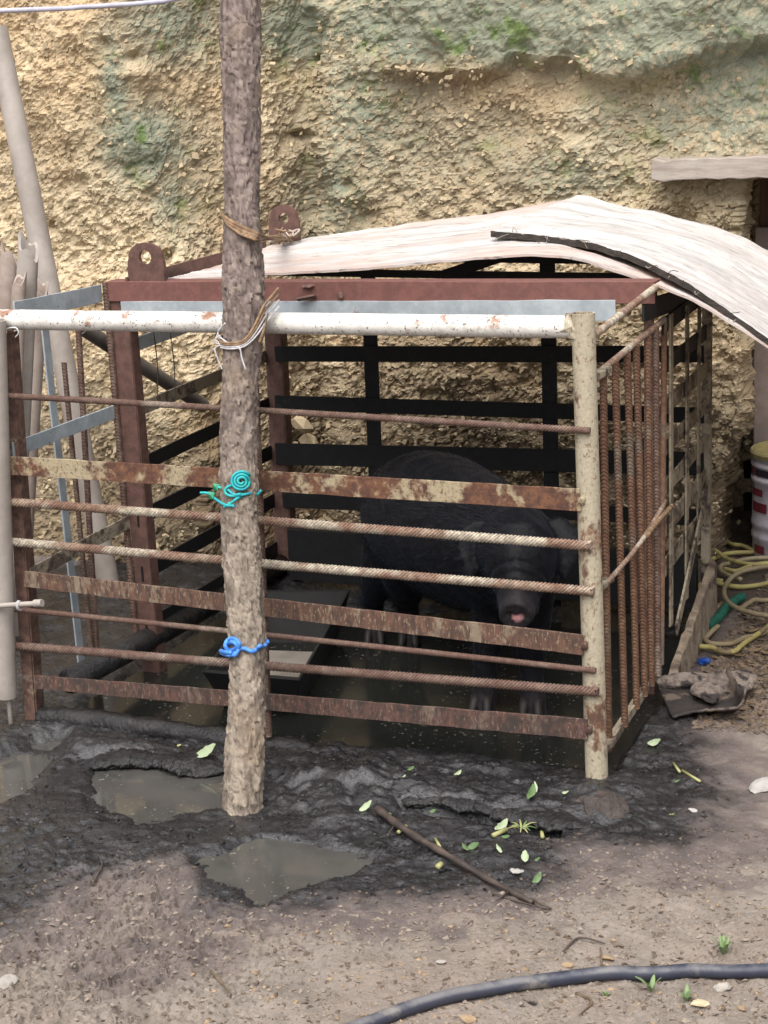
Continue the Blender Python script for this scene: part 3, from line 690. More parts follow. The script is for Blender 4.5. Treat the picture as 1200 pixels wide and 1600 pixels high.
wire = MB().tube(smooth_path([hit(-12, 528, y=-.03), hit(8, 515, y=-.03), hit(24, 512, y=-.03), hit(29, 520, y=-.03), hit(24, 527, y=-.03)], 24), .0018, 6).build('tie_wire', M_WIRE, None, True)
tag(wire, 'bright wire loop under the hinge end of the white pipe', 'wire')

# ================================================================== CAGE (welded crate behind the gate)
X0, X1c, Y0c, Y1c, ZT = .075, 1.44, .45, 1.27, 1.05
XR = 1.392                                              # rear right corner
def xs(y): return X1c + (XR - X1c) * (y - Y0c) / (Y1c - Y0c)
cage = thing('steel_cage', (.76, .86, 0), 'welded steel cage with red oxide front beam and dark rails', 'cage')
# front beam: channel open upward-back
bl = hit(165, 440, y=Y0c); br = hit(1023, 440, y=Y0c)
bw = .050
MB().bar(bl + np.array([0, 0, -bw / 2]), br + np.array([0, 0, -bw / 2]), bw, .006, seg=10, wob=.0005).build('front_beam', M_OXIDE, cage, bevel=.001)
MB().bar(bl + np.array([0, .030, -.003]), br + np.array([0, .030, -.003]), .006, .052, seg=10, wob=.0004).build('beam_flange', M_OXIDE, cage, bevel=.001)
g0 = hit(190, 486, y=Y0c - .004); g1 = hit(962, 485, y=Y0c - .004)
MB().bar(g0, g1, .048, .004, seg=16, wob=.0006).build('galvanised_strip', M_GALV, cage, bevel=.0008)
# latch tab on the beam
lt = hit(480, 468, y=Y0c - .02)
MB().bar(lt + np.array([-.025, -.004, 0]), lt + np.array([.02, .006, .008]), .022, .005, (0, -1, .35)).build('latch_tab', M_LUG, cage, bevel=.001)
MB().rock(hit(482, 447, y=Y0c - .006), (.018, .006, .014), 41, 2, .8).build('weld_bead', M_LUG, cage)
MB().rock(hit(532, 462, y=Y0c - .006), (.010, .006, .008), 42, 2, .8).build('weld_bead', M_LUG, cage)
# corner posts
def post(px_top, py_top, px_bot, py_bot, y, w_, m, name='corner_post', z0=-.06):
    a = hit(px_top, py_top, y=y); b = hit(px_bot, py_bot, y=y); d = (b - a) / (b[2] - a[2]); b = a + d * (z0 - a[2])
    MB().bar(a, b, w_, .005, (1, 0, 0), 6, .0005).build(name, m, cage, bevel=.001)
    MB().bar(a + np.array([w_ / 2, .02, 0]), b + np.array([w_ / 2, .02, 0]), .04, .005, (0, 1, 0), 6, .0005).build('post_flange', m, cage, bevel=.001)
    return a, b
post(183, 444, 218, 840, Y0c + .006, .048, M_LUG)
MB().rebar(hit(165, 444, y=Y0c), hit(192, 760, y=Y0c) * np.array([1, 1, 0]) + np.array([.004, 0, .1]), .0085, .0085, 8).build('upright_rebar', M_REBAR2, cage, True, auto=45)
post(424, 470, 436, 725, Y1c, .052, M_LUG)
qa = hit(1014, 480, y=.64); MB().bar((qa[0], .64, 1.0), (qa[0] - .004, .64, -.06), .024, .006, (1, 0, 0)).build('corner_post', M_STILE, cage, bevel=.001)
MB().bar((XR + .006, Y1c, .92), (XR + .002, Y1c, -.06), .024, .024, (1, 0, 0)).build('corner_post', M_LATT, cage, bevel=.001)
# rear rails and uprights
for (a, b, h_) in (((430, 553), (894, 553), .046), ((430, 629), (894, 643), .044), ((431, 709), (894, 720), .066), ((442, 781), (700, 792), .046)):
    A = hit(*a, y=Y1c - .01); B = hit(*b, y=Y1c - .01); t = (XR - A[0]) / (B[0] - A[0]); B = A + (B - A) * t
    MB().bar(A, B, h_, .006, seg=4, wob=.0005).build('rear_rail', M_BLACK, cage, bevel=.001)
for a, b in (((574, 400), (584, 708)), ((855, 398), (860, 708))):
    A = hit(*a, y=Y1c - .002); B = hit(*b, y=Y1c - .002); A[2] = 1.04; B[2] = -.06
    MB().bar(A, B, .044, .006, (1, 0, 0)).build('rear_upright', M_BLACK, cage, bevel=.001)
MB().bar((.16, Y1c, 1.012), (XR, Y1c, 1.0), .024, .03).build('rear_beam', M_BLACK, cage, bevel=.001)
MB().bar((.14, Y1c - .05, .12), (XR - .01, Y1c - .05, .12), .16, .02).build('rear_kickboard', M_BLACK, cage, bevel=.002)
# left side rails
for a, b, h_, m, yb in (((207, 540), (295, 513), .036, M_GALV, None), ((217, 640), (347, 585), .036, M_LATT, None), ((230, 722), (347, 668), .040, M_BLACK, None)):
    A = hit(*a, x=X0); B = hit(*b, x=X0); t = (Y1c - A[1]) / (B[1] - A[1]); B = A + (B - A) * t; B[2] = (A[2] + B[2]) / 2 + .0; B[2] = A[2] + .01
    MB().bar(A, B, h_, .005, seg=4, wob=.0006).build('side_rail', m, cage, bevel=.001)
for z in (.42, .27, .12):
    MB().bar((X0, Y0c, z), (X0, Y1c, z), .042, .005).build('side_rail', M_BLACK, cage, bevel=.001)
MB().tube([(X0, .06, .105), (X0, .5, .085), (X0 + .01, Y1c, .07)], .032, 14).build('bottom_rail', M_MUDLOG, cage, True)
MB().bar((X0 + .02, Y0c, 1.03), (X0 + .02, Y1c, 1.03), .045, .006).build('top_side_rail', M_LUG, cage, bevel=.001)
MB().bar((X1c - .01, Y0c, .985), (XR, Y1c, .92), .05, .006).build('top_side_rail', M_BLACK, cage, bevel=.001)
# roof cross bars that carry the belt
for y in (.62, .95):
    MB().bar((X0, y, 1.005), (X1c - .02, y, .995), .02, .012).build('roof_bar', M_LUG if y < .7 else M_BLACK, cage, bevel=.001)
MB().bar(hit(690, 432, y=.9), hit(790, 398, y=.9), .03, .012).build('roof_brace', M_BLACK, cage, bevel=.001)
# right side lattice
for i, z in enumerate((.91, .81, .71, .61, .51, .41, .31)):
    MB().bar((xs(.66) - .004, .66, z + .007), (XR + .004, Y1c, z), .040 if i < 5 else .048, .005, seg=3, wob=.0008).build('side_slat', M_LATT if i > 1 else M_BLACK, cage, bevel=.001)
for px in (1049, 1074, 1093):
    A = hit(px, 600, x=X1c + .010)
    for _ in range(8): A = hit(px, 600, x=xs(A[1]) + .010)
    MB().bar((A[0], A[1], .955 - .05 * (A[1] - Y0c)), (A[0] - .003, A[1], .16 if px < 1090 else .28), .028, .005, (0, 1, 0), 3, .0006).build('side_upright', M_LATT, cage, bevel=.001)
MB().bar((xs(.72) + .016, .72, .14), (xs(1.24) + .016, 1.24, .40), .035, .006).build('side_brace', M_LATT, cage, bevel=.001)
# bottom board of the right side, caked with mud
mb = MB(); n = 26; V = []; Fc = []
for i in range(n + 1):
    y = .60 + .66 * i / n; zt = .06 + .11 * i / n + RNG.normal(0, .003)
    for xo, z in ((.012, -.05), (.040 + RNG.normal(0, .002), -.05), (.034 + RNG.normal(0, .003), zt), (.014, zt + .004)): V.append((xs(y) + xo, y, z))
for i in range(n):
    for j in range(4): k = (j + 1) % 4; Fc.append((i * 4 + j, i * 4 + k, i * 4 + 4 + k, i * 4 + 4 + j))
Fc += [(3, 2, 1, 0), tuple(n * 4 + k for k in range(4))]
mb.add(V, Fc).build('base_board', M_BASE, cage, bevel=.003)
MB().bar(hit(1000, 690, y=1.18), hit(1012, 960, y=1.18) * np.array([1, 1, 0]), .075, .006, (1, 0, 0)).build('backing_plate', M_LUG, cage, bevel=.001)
# lifting lugs
def lug(px, py, y, wpx, hpx, m=M_LUG):
    b = hit(px, py, y=y); sc = (b - CAM) @ FW / F_PX; w_ = wpx * sc; h_ = hpx * sc * 1.03; n = 36; r_h = w_ * .17
    cz = h_ * .62; out = []; inn = []
    for i in range(n):
        a = 2 * math.pi * i / n - math.pi / 2; c_, s__ = math.cos(a), math.sin(a)
        rx = w_ / 2; rz = (h_ - cz)
        x = c_ * rx * (1.0 if s__ < 0 else .93); z = cz + s__ * (rz if s__ > 0 else cz)
        if s__ < -.2: x = math.copysign(w_ / 2, c_) * min(1, abs(c_) * 3); z = cz + s__ * cz
        out.append((x + random.gauss(0, .0006), z)); inn.append((c_ * r_h, cz * 1.02 + s__ * r_h))
    V = []; Fc = []
    for yo in (-.006, .006):
        V += [b + np.array([x, yo, z]) for x, z in out] + [b + np.array([x, yo, z]) for x, z in inn]
    for i in range(n):
        k = (i + 1) % n
        Fc += [(i, k, n + k, n + i), (2 * n + k, 2 * n + i, 3 * n + i, 3 * n + k), (k, i, 2 * n + i, 2 * n + k), (n + i, n + k, 3 * n + k, 3 * n + i)]
    MB().add(V, Fc).build('lifting_lug', m, cage)
lug(231, 441, Y0c + .014, 64, 60); lug(446, 378, Y1c, 52, 56)

# left extension between gate stile and cage
ext = thing('bar_panel', (0, .25, 0), 'grey flat bars and rebar closing the gap beside the cage post', 'panel')
for a, b, xb, h_, m in (((22, 486), (158, 458), X0 - .03, .045, M_GALV), ((20, 703), (180, 643), X0 - .02, .036, M_GALV), ((44, 900), (202, 815), X0 - .02, .036, M_LATT)):
    A = hit(*a, x=.02); B = hit(*b, y=Y0c)
    MB().bar(A, B, h_, .005, seg=5, wob=.0007).build('flat_bar', m, ext, bevel=.001)
for (a, b, xx, r, m) in (((122, 505), (150, 1000), -.01, .0075, M_REBAR2), ((100, 567), (132, 900), -.015, .0065, M_REBAR2), ((16, 515), (52, 1000), .0, .0075, M_REBAR2)):
    if a[0] < 50: A = hit(*a, y=.06); B = hit(*b, y=.06)
    else: A = hit(*a, x=xx); B = hit(*b, x=xx)
    B = A + (B - A) * ((-.05 - A[2]) / (B[2] - A[2]))
    MB().rebar(A, B, r, .0085, 8).build('rebar', m, ext, True, auto=45)
A = hit(70, 512, x=-.02); B = hit(123, 1000, x=-.02); B = A + (B - A) * ((-.05 - A[2]) / (B[2] - A[2]))
MB().bar(A, B, .030, .005, (0, 1, 0), 5, .0006).build('upright_flat', M_GALV, ext, bevel=.001)
for (a, b) in (((240, 518), (246, 625)), ((266, 520), (273, 630))):
    P = smooth_path([hit(*a, x=X0 + .02), hit((a[0] + b[0]) / 2 + 3, (a[1] + b[1]) / 2, x=X0 + .012), hit(*b, x=X0 + .02)], 12)
    tag(MB().tube(P, .0014, 6).build('hanging_wire', M_DWIRE, None, True), 'thin dark wire hanging between the side rails', 'wire', 'dark wires on the side rails')

# sill logs caked in mud under the gate
def log(name, pts, r, m, label, cat, n=40, amp=.15, seed=0, group=None):
    P = smooth_path(pts, n); k = 22; mb = MB(); rad = np.full(n, r) * (1 + amp * .6 * fbm(np.arange(n) * .15, np.zeros(n) + seed, 1, 3, seed))
    mb.tube(P, rad, k); V = mb.v[0]; V += unit(np.ones(3)) * 0
    c = np.repeat(P, k, 0); d = V - c; s_ = 1 + amp * fbm(V[:, 0] * 1.0 + V[:, 1], V[:, 2] + V[:, 1], 30, 4, seed + 5); mb.v[0] = c + d * s_[:, None]
    return tag(mb.build(name, m, None, True), label, cat, group)
log('sill_pipe', [(.02, .005, .028), (.25, .005, .03), (.55, .0, .022), (.75, 0, .01)], .026, M_MUDLOG, 'mud caked sill pipe under the gate, hinge side of the pole', 'pipe', 60, .22, 3)
log('sill_pipe', [(.72, .02, .0), (1.0, .025, .012), (1.25, .03, .010), (1.42, .03, -.004)], .024, M_MUDLOG, 'mud caked sill pipe under the gate between pole and post', 'pipe', 60, .22, 8)

def ledge(pxs, w_, label, seed):
    N = 190; Q = np.array([hit(a, b, z=.02) for a, b in pxs]); P_ = smooth_path(Q, N); P_[:, 1] += .010 * fbm(P_[:, 0], P_[:, 1], 12, 3, seed + 4); P_[:, 2] = .013 + .008 * fbm(P_[:, 0], P_[:, 1], 14, 3, seed); k = 34; mb = MB()
    t_ = np.arange(N); wd = w_ * (1 + .6 * fbm(P_[:, 0], P_[:, 1], 16, 4, seed + 1)) * np.minimum(1, np.minimum(t_, N - 1 - t_) / 30 + .1); mb.tube(P_, wd, k, flat=.40)
    V = mb.v[0]; c = np.repeat(P_, k, 0); mb.v[0] = c + (V - c) * (1 + .45 * fbm(V[:, 0] + V[:, 2], V[:, 1] - V[:, 2] * 2, 40, 4, seed + 2, .7) + .25 * np.abs(fbm(V[:, 0] - V[:, 2], V[:, 1] + V[:, 2], 110, 3, seed + 6)))[:, None]
    return tag(mb.build('mud_ledge', M_MUDLOG, None, True), label, None, None, 'structure')
ledge(((128, 1189), (200, 1185), (280, 1191), (356, 1200)), .036, 'black mud ledge overhanging the puddle by the pole', 501)
ledge(((608, 1240), (700, 1250), (790, 1262), (880, 1280), (915, 1290)), .036, 'black mud ledge overhanging the runnel by the gate post', 511)
# ================================================================== REBAR SIDE PANEL
XM = 1.425
pan = thing('rebar_panel', (XM, .4, 0), 'rusty rebar side panel hung on the gate post', 'panel')
mt0 = hit(935, 583, x=XM); mt1 = hit(1038, 499, x=XM); mb0 = hit(950, 1170, x=XM); mb1 = hit(1033, 1044, x=XM)
MB().tube([mt0, mt1], .0075, 12).build('top_rod', M_REBAR, pan, True, auto=40)
MB().bar(mb0, mb1, .022, .005, seg=3, wob=.0005).build('bottom_angle', M_LATT, pan, bevel=.001)
MB().bar(mb0 + np.array([-.012, 0, -.009]), mb1 + np.array([-.012, 0, -.009]), .024, .004, (1, 0, 0)).build('bottom_flange', M_LATT, pan, bevel=.001)
tops = [939, 956, 974, 988, 1007, 1020]; bots = [949, 972, 990, 1003, 1014, 1025]
for i, (a, b) in enumerate(zip(tops, bots)):
    ta = (a - 935) / (1038 - 935); tb = (b - 950) / (1033 - 950); A = mt0 + (mt1 - mt0) * ta; B = mb0 + (mb1 - mb0) * tb
    MB().rebar(A + np.array([.004, 0, 0]), B + np.array([.004, 0, .0]), .0078, .0085, 10, RNG.normal(0, .002)).build('rebar', M_REBAR3 if i < 5 else M_REBAR2, pan, True, auto=45)
MB().tube([mt1, mb1 + np.array([0, 0, .01])], .0075, 12).build('end_rod', M_REBAR3, pan, True, auto=40)
for px, py in ((938, 583), (944, 911), (950, 1166)):
    c = hit(px, py, y=.085); c[0] = 1.432; MB().bar(c + np.array([-.004, -.065, 0]), c + np.array([.002, .046, 0]), .016, .020).build('clip', M_LATT, pan, bevel=.003)
A = hit(949, 910, x=XM + .014); B = hit(1040, 783, x=XM + .014)
MB().tube(smooth_path([A, (A + B) / 2 + np.array([.006, 0, -.006]), B], 14), .0055, 10).build('cross_rod', M_REBAR, pan, True)
tw = log('tied_twig', [hit(1008, 838, x=XM + .022), hit(1030, 812, x=XM + .025), hit(1050, 790, x=XM + .022)], .006, M_FIBRE, 'dry twig tied on the rebar panel cross rod', 'twig', 24, .4, 4)
tr = MB().tube([hit(928, 524, y=.03), hit(1024, 449, y=Y0c + .0)], .0085, 12).build('tie_rod', M_REBAR, None, True, auto=40)
tag(tr, 'straight pale rod bracing gate post to red oxide beam', 'rod')

# ================================================================== POLE with ties
PC = [(378, 1290, -.345), (379, 1240, -.32), (386, 1100, -.262), (386, 1000, -.222), (378, 880, -.178), (374, 800, -.150), (373, 700, -.120), (376, 600, -.09), (381, 505, -.068), (380, 440, -.045), (378, 330, -.012), (378, 200, .03), (376, 60, .075), (376, 0, .095)]
PR = [31, 32, 29, 29, 30, 30, 29, 28, 32, 33, 27, 29, 32, 31]
cp = np.array([hit(a, b, y=y) for a, b, y in PC]); pr_ = np.array([r * ((c - CAM) @ FW) / F_PX for r, c in zip(PR, cp)])
d = (cp[-1] - cp[-3]); cp = np.vstack([cp, cp[-1] + d * 1.6, cp[-1] + d * 2.4]); pr_ = np.r_[pr_, pr_[-1], pr_[-1] * .9]
n = 520; P = smooth_path(cp, n); zz = P[:, 2]; rad = np.interp(zz, cp[:, 2], pr_)
k = 72; mb = MB(); mb.tube(P, rad, k); V = mb.v[0]; c = np.repeat(P, k, 0); dd = V - c
ang = np.tile(np.arange(k) * 2 * math.pi / k, n); hh = np.repeat(zz, k)
ax_ = np.cos(ang); ay_ = np.sin(ang)
def n3(s, sz, o, seed):
    t = 0; a = 1; q = 0
    for i in range(o): t = t + a * vnoise(ax_ * s * 1.0 + 31, ay_ * s + 11, hh * sz, seed + i); q += a; a *= .55; s *= 2; sz *= 2
    return t / q
fr, ft, fe = facet(ang / 6.283 * .26 + .010 * n3(3, 20, 2, 5), hh * .6, 105, 131)
s_ = 1 + .05 * n3(1.2, 6, 3, 91) + .10 * np.maximum(n3(4.5, 34, 4, 95), -.3) + .085 * (fr - .5) + .09 * ft - .05 * np.exp(-(fe / .10) ** 2) + .06 * np.exp(-((hh - 1.62) / .02) ** 2) * (np.cos(ang - 2.6) > .2)
mb.v[0] = c + dd * s_[:, None]
pole = mb.build('wooden_pole', M_BARK, None, True, auto=38)
at = pole.data.attributes.new('mask', 'FLOAT_COLOR', 'POINT'); at.data.foreach_set('color', np.stack([fr, np.exp(-(fe / .10) ** 2), fr * 0, fr * 0 + 1], 1).astype(np.float32).ravel())
tag(pole, 'bark covered wooden pole planted in mud before the gate', 'pole')
pole.location.z -= 0

def at_pole(z): return np.array([np.interp(z, P[:, 2], P[:, i]) for i in range(3)]), float(np.interp(z, P[:, 2], rad))
def ring(z, tilt, r, n=40, a0=0, a1=2 * math.pi, off=.004):
    c, R = at_pole(z); a = np.linspace(a0, a1, n); return np.stack([c[0] + (R + off) * np.cos(a), c[1] + (R + off) * np.sin(a), z + tilt * np.cos(a + .4) * R], 1)
# bark fibre tie from pole to rear lug
zt = hit(378, 355, y=-.01)[2]; tie = thing('fibre_tie', at_pole(zt)[0], 'twisted bark fibre tie from the pole to the rear lug', 'tie')
lugp = hit(446, 372, y=Y1c - .02)
def on_pole(px, py, off=.006):
    """point on the pole's visible skin at a pixel"""
    p = hit(px, py, y=-.05)
    for _ in range(8):
        c, R = at_pole(p[2]); dx = np.clip((p[0] - c[0]) / (R + off), -1, 1)
        p = hit(px, py, y=c[1] - (R + off) * math.sqrt(max(0, 1 - dx * dx)))
    return p
for i in range(6):
    Q = [on_pole(a, b + k_ * i, .009) for a, b, k_ in ((347, 336, .8), (357, 342, 2.0), (372, 350, 2.8), (388, 357, 2.8), (402, 364, 2.2))]
    far = lugp + np.array([RNG.normal(0, .006), 0, RNG.normal(0, .006)]); c, R = at_pole(zt + .03); start = c + np.array([-R * .6, R * .9, .012 - .002 * i])
    e_ = Q[-1] * .6 + far * .4 + np.array([0, 0, -.006 + .002 * i])
    MB().tube(smooth_path(np.vstack([start, Q, e_, far]), 48), .0026 + .0012 * (i % 2), 6).build('strand', M_FIBRE, tie, True)
for i in range(6):
    q_ = lugp + np.array([.004, -.02, .004]) + RNG.normal(0, 1, (9, 3)) * np.array([.016, .010, .009]) + np.array([-.018 + .009 * i, 0, .004 * (i % 3)])
    MB().tube(smooth_path(q_, 40), .0030, 6).build('knot_strand', M_STAKE if i % 2 else M_FIBRE, tie, True)
# wire tie at the white pipe
zw = hit(378, 530, y=-.07)[2]; wt = thing('wire_tie', at_pole(zw)[0], 'bright wire and fibre binding the pole to the white pipe', 'tie')
for i in range(4):
    c, R = at_pole(zw); a = np.linspace(math.pi * .9, math.pi * 2.05, 24)
    Q = np.stack([c[0] + (R + .009) * np.cos(a), c[1] + (R + .009) * np.sin(a), zw + .004 * i - .012 * np.sin(a - math.pi * .9) + .03 * sstep(1.6 * math.pi, 2.05 * math.pi, a) * (1 + .3 * i)], 1)
    e = Q[-1] + np.array([.012, .05, .03]); MB().tube(smooth_path(np.vstack([c + np.array([-R, R * .8, .03]), Q, e]), 40), .0022 if i < 2 else .003, 6).build('wire_strand' if i < 2 else 'strand', M_WIRE if i < 2 else M_FIBRE, wt, True)
yw = at_pole(zw)[0][1] - at_pole(zw)[1] - .008
for pts_ in (((352, 505), (341, 518), (344, 527), (360, 538), (374, 544), (378, 560), (384, 578)), ((341, 520), (336, 535), (345, 538), (336, 545), (340, 560), (347, 577)), ((344, 524), (337, 530), (342, 536))):
    MB().tube(smooth_path([hit(a, b, y=yw + (.012 if a < 350 else 0)) for a, b in pts_], 34), .0019, 6).build('wire_end', M_WIRE, wt, True)
MB().tube(smooth_path([hit(405, 535, y=yw + .03), hit(414, 510, y=yw + .04), hit(419, 488, y=yw + .04)], 10), np.linspace(.004, .001, 10), 6).build('strand', M_FIBRE, wt, True)
# teal rope rosette
zr = hit(376, 770, y=-.14)[2]; rk = thing('teal_rope', at_pole(zr)[0], 'teal rope coiled into a rosette on the pole', 'rope')
yk = at_pole(zr)[0][1] - at_pole(zr)[1] - .010
ctr = (377, 752); th = np.linspace(0, 6 * math.pi, 110); rr_ = 3 + 14 * th / th[-1]
MB().tube([on_pole(ctr[0] + 1.02 * r * math.cos(t), ctr[1] + .95 * r * math.sin(t), .016 - .006 * r / 17) for t, r in zip(th, rr_)], .0030, 8).build('rosette', M_TEAL, rk, True)
for j, pts_ in enumerate((((363, 758), (354, 762), (352, 770), (362, 775), (385, 772), (397, 768), (396, 760), (388, 754)), ((356, 765), (366, 773), (377, 772), (395, 774), (403, 772), (408, 766)), ((392, 770), (372, 778), (360, 787), (350, 792)), ((313, 770), (326, 771), (337, 780), (352, 789), (366, 790)), ((336, 760), (348, 763), (358, 767)), ((356, 786), (366, 792)))):
    MB().tube(smooth_path([on_pole(a, b, .008) if a > 348 else hit(a, b, y=yk + .028) for a, b in pts_], 30), .0030, 8).build('cord', M_TEAL, rk, True)
for px, py in ((337, 760), (330, 773)):
    c = hit(px, py, y=yk + .028); MB().add([c + np.array(v) for v in ((-.006, 0, .007), (.008, .004, .004), (.006, -.004, -.008), (-.007, .002, -.010), (0, -.004, 0))], [(0, 1, 4), (1, 2, 4), (2, 3, 4), (3, 0, 4)]).build('shred', M_GREENP, rk, solid=.001)
# blue rope knot
zr = hit(380, 1010, y=-.24)[2]; bk = thing('blue_rope', at_pole(zr)[0], 'bright blue rope knot on the pole near the lower rebar', 'rope')
yk = at_pole(zr)[0][1] - at_pole(zr)[1] - .010
kp = [(346, 1020), (358, 1024), (370, 1018), (374, 1006), (366, 998), (356, 1000), (352, 1010), (360, 1017), (370, 1010), (362, 1003), (354, 1014), (366, 1024), (374, 1014), (384, 1014), (394, 1018), (402, 1014), (406, 1009), (411, 1012), (415, 1006)]
MB().tube(smooth_path([on_pole(a, b, .009 + .006 * math.sin(i * 2.4)) for i, (a, b) in enumerate(kp)], 130), .0046, 10).build('knot', M_BLUE, bk, True)
MB().tube(smooth_path([on_pole(345, 1017, .012), on_pole(352, 1019, .014), on_pole(362, 1020, .016)], 12), .0046, 10).build('cord', M_BLUE, bk, True)
MB().tube(ring(zr, .1, 0, 30, .3, math.pi * .95, .004), .0046, 8).build('back_loop', M_BLUE, bk, True)
# overhead cable fixed to the pole
cb = smooth_path([(-4.0, .6, 1.80), (-1.5, .15, 1.735), hit(-5, 17, y=0.03), hit(130, 11, y=.03), hit(270, 0, y=.04), at_pole(1.735)[0] + np.array([-.03, -.03, 0]), at_pole(1.76)[0] + np.array([.03, -.045, 0])], 70)
tag(MB().tube(cb, .0055, 10).build('overhead_cable', M_CABLE, None, True), 'pale grey cable strung overhead across to the pole', 'cable')

# ================================================================== ROOF BELTS
def belt(name, front, back, th, label, group, seed, edge=False, nu=110, nv=36, sag=0.0):
    fr_ = smooth_path(front, nu); bk_ = smooth_path(back, nu); V = []
    U, W_ = np.meshgrid(np.linspace(0, 1, nu), np.linspace(0, 1, nv), indexing='ij')
    S0 = fr_[:, None, :] * (1 - W_[..., None]) + bk_[:, None, :] * W_[..., None]
    nz = .010 * fbm(S0[..., 0].ravel(), S0[..., 1].ravel(), 4, 4, seed).reshape(nu, nv) + .0035 * fbm(S0[..., 0].ravel(), S0[..., 1].ravel() * 3, 22, 4, seed + 3).reshape(nu, nv)
    S0[..., 2] += nz - sag * np.sin(math.pi * W_)
    S0[:, 0, 1] += .006 * fbm(np.arange(nu) * .3, np.zeros(nu), 1, 3, seed + 7)
    top = S0.copy(); bot = S0.copy(); bot[..., 2] -= th
    V = np.concatenate([top.reshape(-1, 3), bot.reshape(-1, 3)]); N = nu * nv; Fc = []
    for i in range(nu - 1):
        for j in range(nv - 1):
            a = i * nv + j; Fc.append((a, a + nv, a + nv + 1, a + 1)); Fc.append((N + a, N + a + 1, N + a + nv + 1, N + a + nv))
    ne = len(Fc)
    for i in range(nu - 1):
        for j in (0, nv - 1): a = i * nv + j; Fc.append((a, N + a, N + a + nv, a + nv) if j == 0 else (a, a + nv, N + a + nv, N + a))
    for j in range(nv - 1):
        for i in (0, nu - 1): a = i * nv + j; Fc.append((a, a + 1, N + a + 1, N + a) if i == 0 else (a, N + a, N + a + 1, a + 1))
    o = MB().add(V, Fc).build(name, M_BELT2 if edge else M_BELT, None, True, auto=40)
    if edge:
        o.data.materials.append(M_BELTEDGE)
        for f in list(o.data.polygons)[ne:]: f.material_index = 1
    tag(o, label, 'roof sheet', group); return o, fr_
F1 = [hit(*q, y=y) for q, y in (((262, 434), .53), ((400, 430), .53), ((600, 416), .54), ((760, 399), .55), ((870, 397), .55), ((960, 421), .55), ((1050, 456), .55), ((1110, 484), .54), ((1200, 541), .54))]
F1 += [F1[-1] + np.array([.16, 0, -.105])]
B1 = [hit(*q, y=y) for q, y in (((345, 402), 1.15), ((470, 375), 1.36), ((620, 351), 1.48), ((800, 327), 1.52), ((905, 313), 1.52), ((960, 326), 1.52), ((1050, 350), 1.50), ((1130, 372), 1.48), ((1200, 406), 1.46))]
B1 += [B1[-1] + np.array([.26, 0, -.16])]
belt('roof_belt', F1, B1, .006, 'long pinkish white roof sheet lying on the cage top', 'roof sheets', 201, sag=.010)
F2 = [hit(*q, y=y) for q, y in (((766, 360), .86), ((830, 364), .80), ((900, 371), .735), ((960, 386), .68), ((1020, 412), .63), ((1085, 450), .585), ((1140, 488), .56), ((1194, 523), .545))]
F2 += [F2[-1] + np.array([.13, 0, -.09])]
B2 = [hit(*q, y=y) for q, y in (((902, 307), 1.50), ((930, 311), 1.50), ((975, 324), 1.50), ((1015, 333), 1.50), ((1060, 343), 1.50), ((1110, 355), 1.50), ((1160, 374), 1.50), ((1205, 398), 1.50))]
B2 += [B2[-1] + np.array([.20, 0, -.12])]
b2o, fe_ = belt('roof_belt', F2, B2, .016, 'short white roof sheet with frayed dark edge on the longer sheet', 'roof sheets', 211, True, sag=.0)
for i in range(26):
    j = random.randint(2, 84); p = fe_[j] + np.array([0, -.002, -.006]); q = p + np.array([random.gauss(0, .02), -.01, random.gauss(-.003, .008)])
    MB().tube(smooth_path([p, (p + q) / 2 + np.array([0, -.008, random.gauss(0, .006)]), q], 8), .0009, 5).build('frayed_thread', M_WOOD if i % 2 else M_BELTEDGE, b2o, True)

# ================================================================== LEFT: leaning pipes and stakes
A = hit(-6, 44, y=1.20); B = hit(66, 400, y=1.14); d = (B - A); Bz = A + d * ((-.02 - A[2]) / d[2])
lp = MB().pipe(Bz, A, .034, .029, 28).build('leaning_pipe', M_PVC, None, True, auto=40); tag(lp, 'tall beige plastic pipe leaning on the clay bank', 'pipe')
A = hit(128, 512, y=.95); B = hit(318, 634, y=1.42)
tag(MB().pipe(A, B, .022, .018, 24).build('fallen_pipe', M_DPIPE, None, True, auto=40), 'dark slanting pipe behind the cage post', 'pipe')
stk = [((-8, 412), (0, 700), 26, .72), ((14, 398), (-4, 690), 24, .70), ((44, 388), (30, 700), 30, .62), ((64, 452), (48, 720), 22, .74), ((30, 440), (20, 720), 22, .56), ((52, 515), (44, 720), 26, .80)]
lab = ['broken pale pipe stake with dark hollow, outermost of the bundle', 'cream rounded stake between two split pipes', 'wide grey split pipe with slanted top in the stake bundle', 'short cream stake with jagged tip behind the split pipe', 'narrow pale stake in front of the split pipe', 'tan stake low in the bundle behind the white pipe']
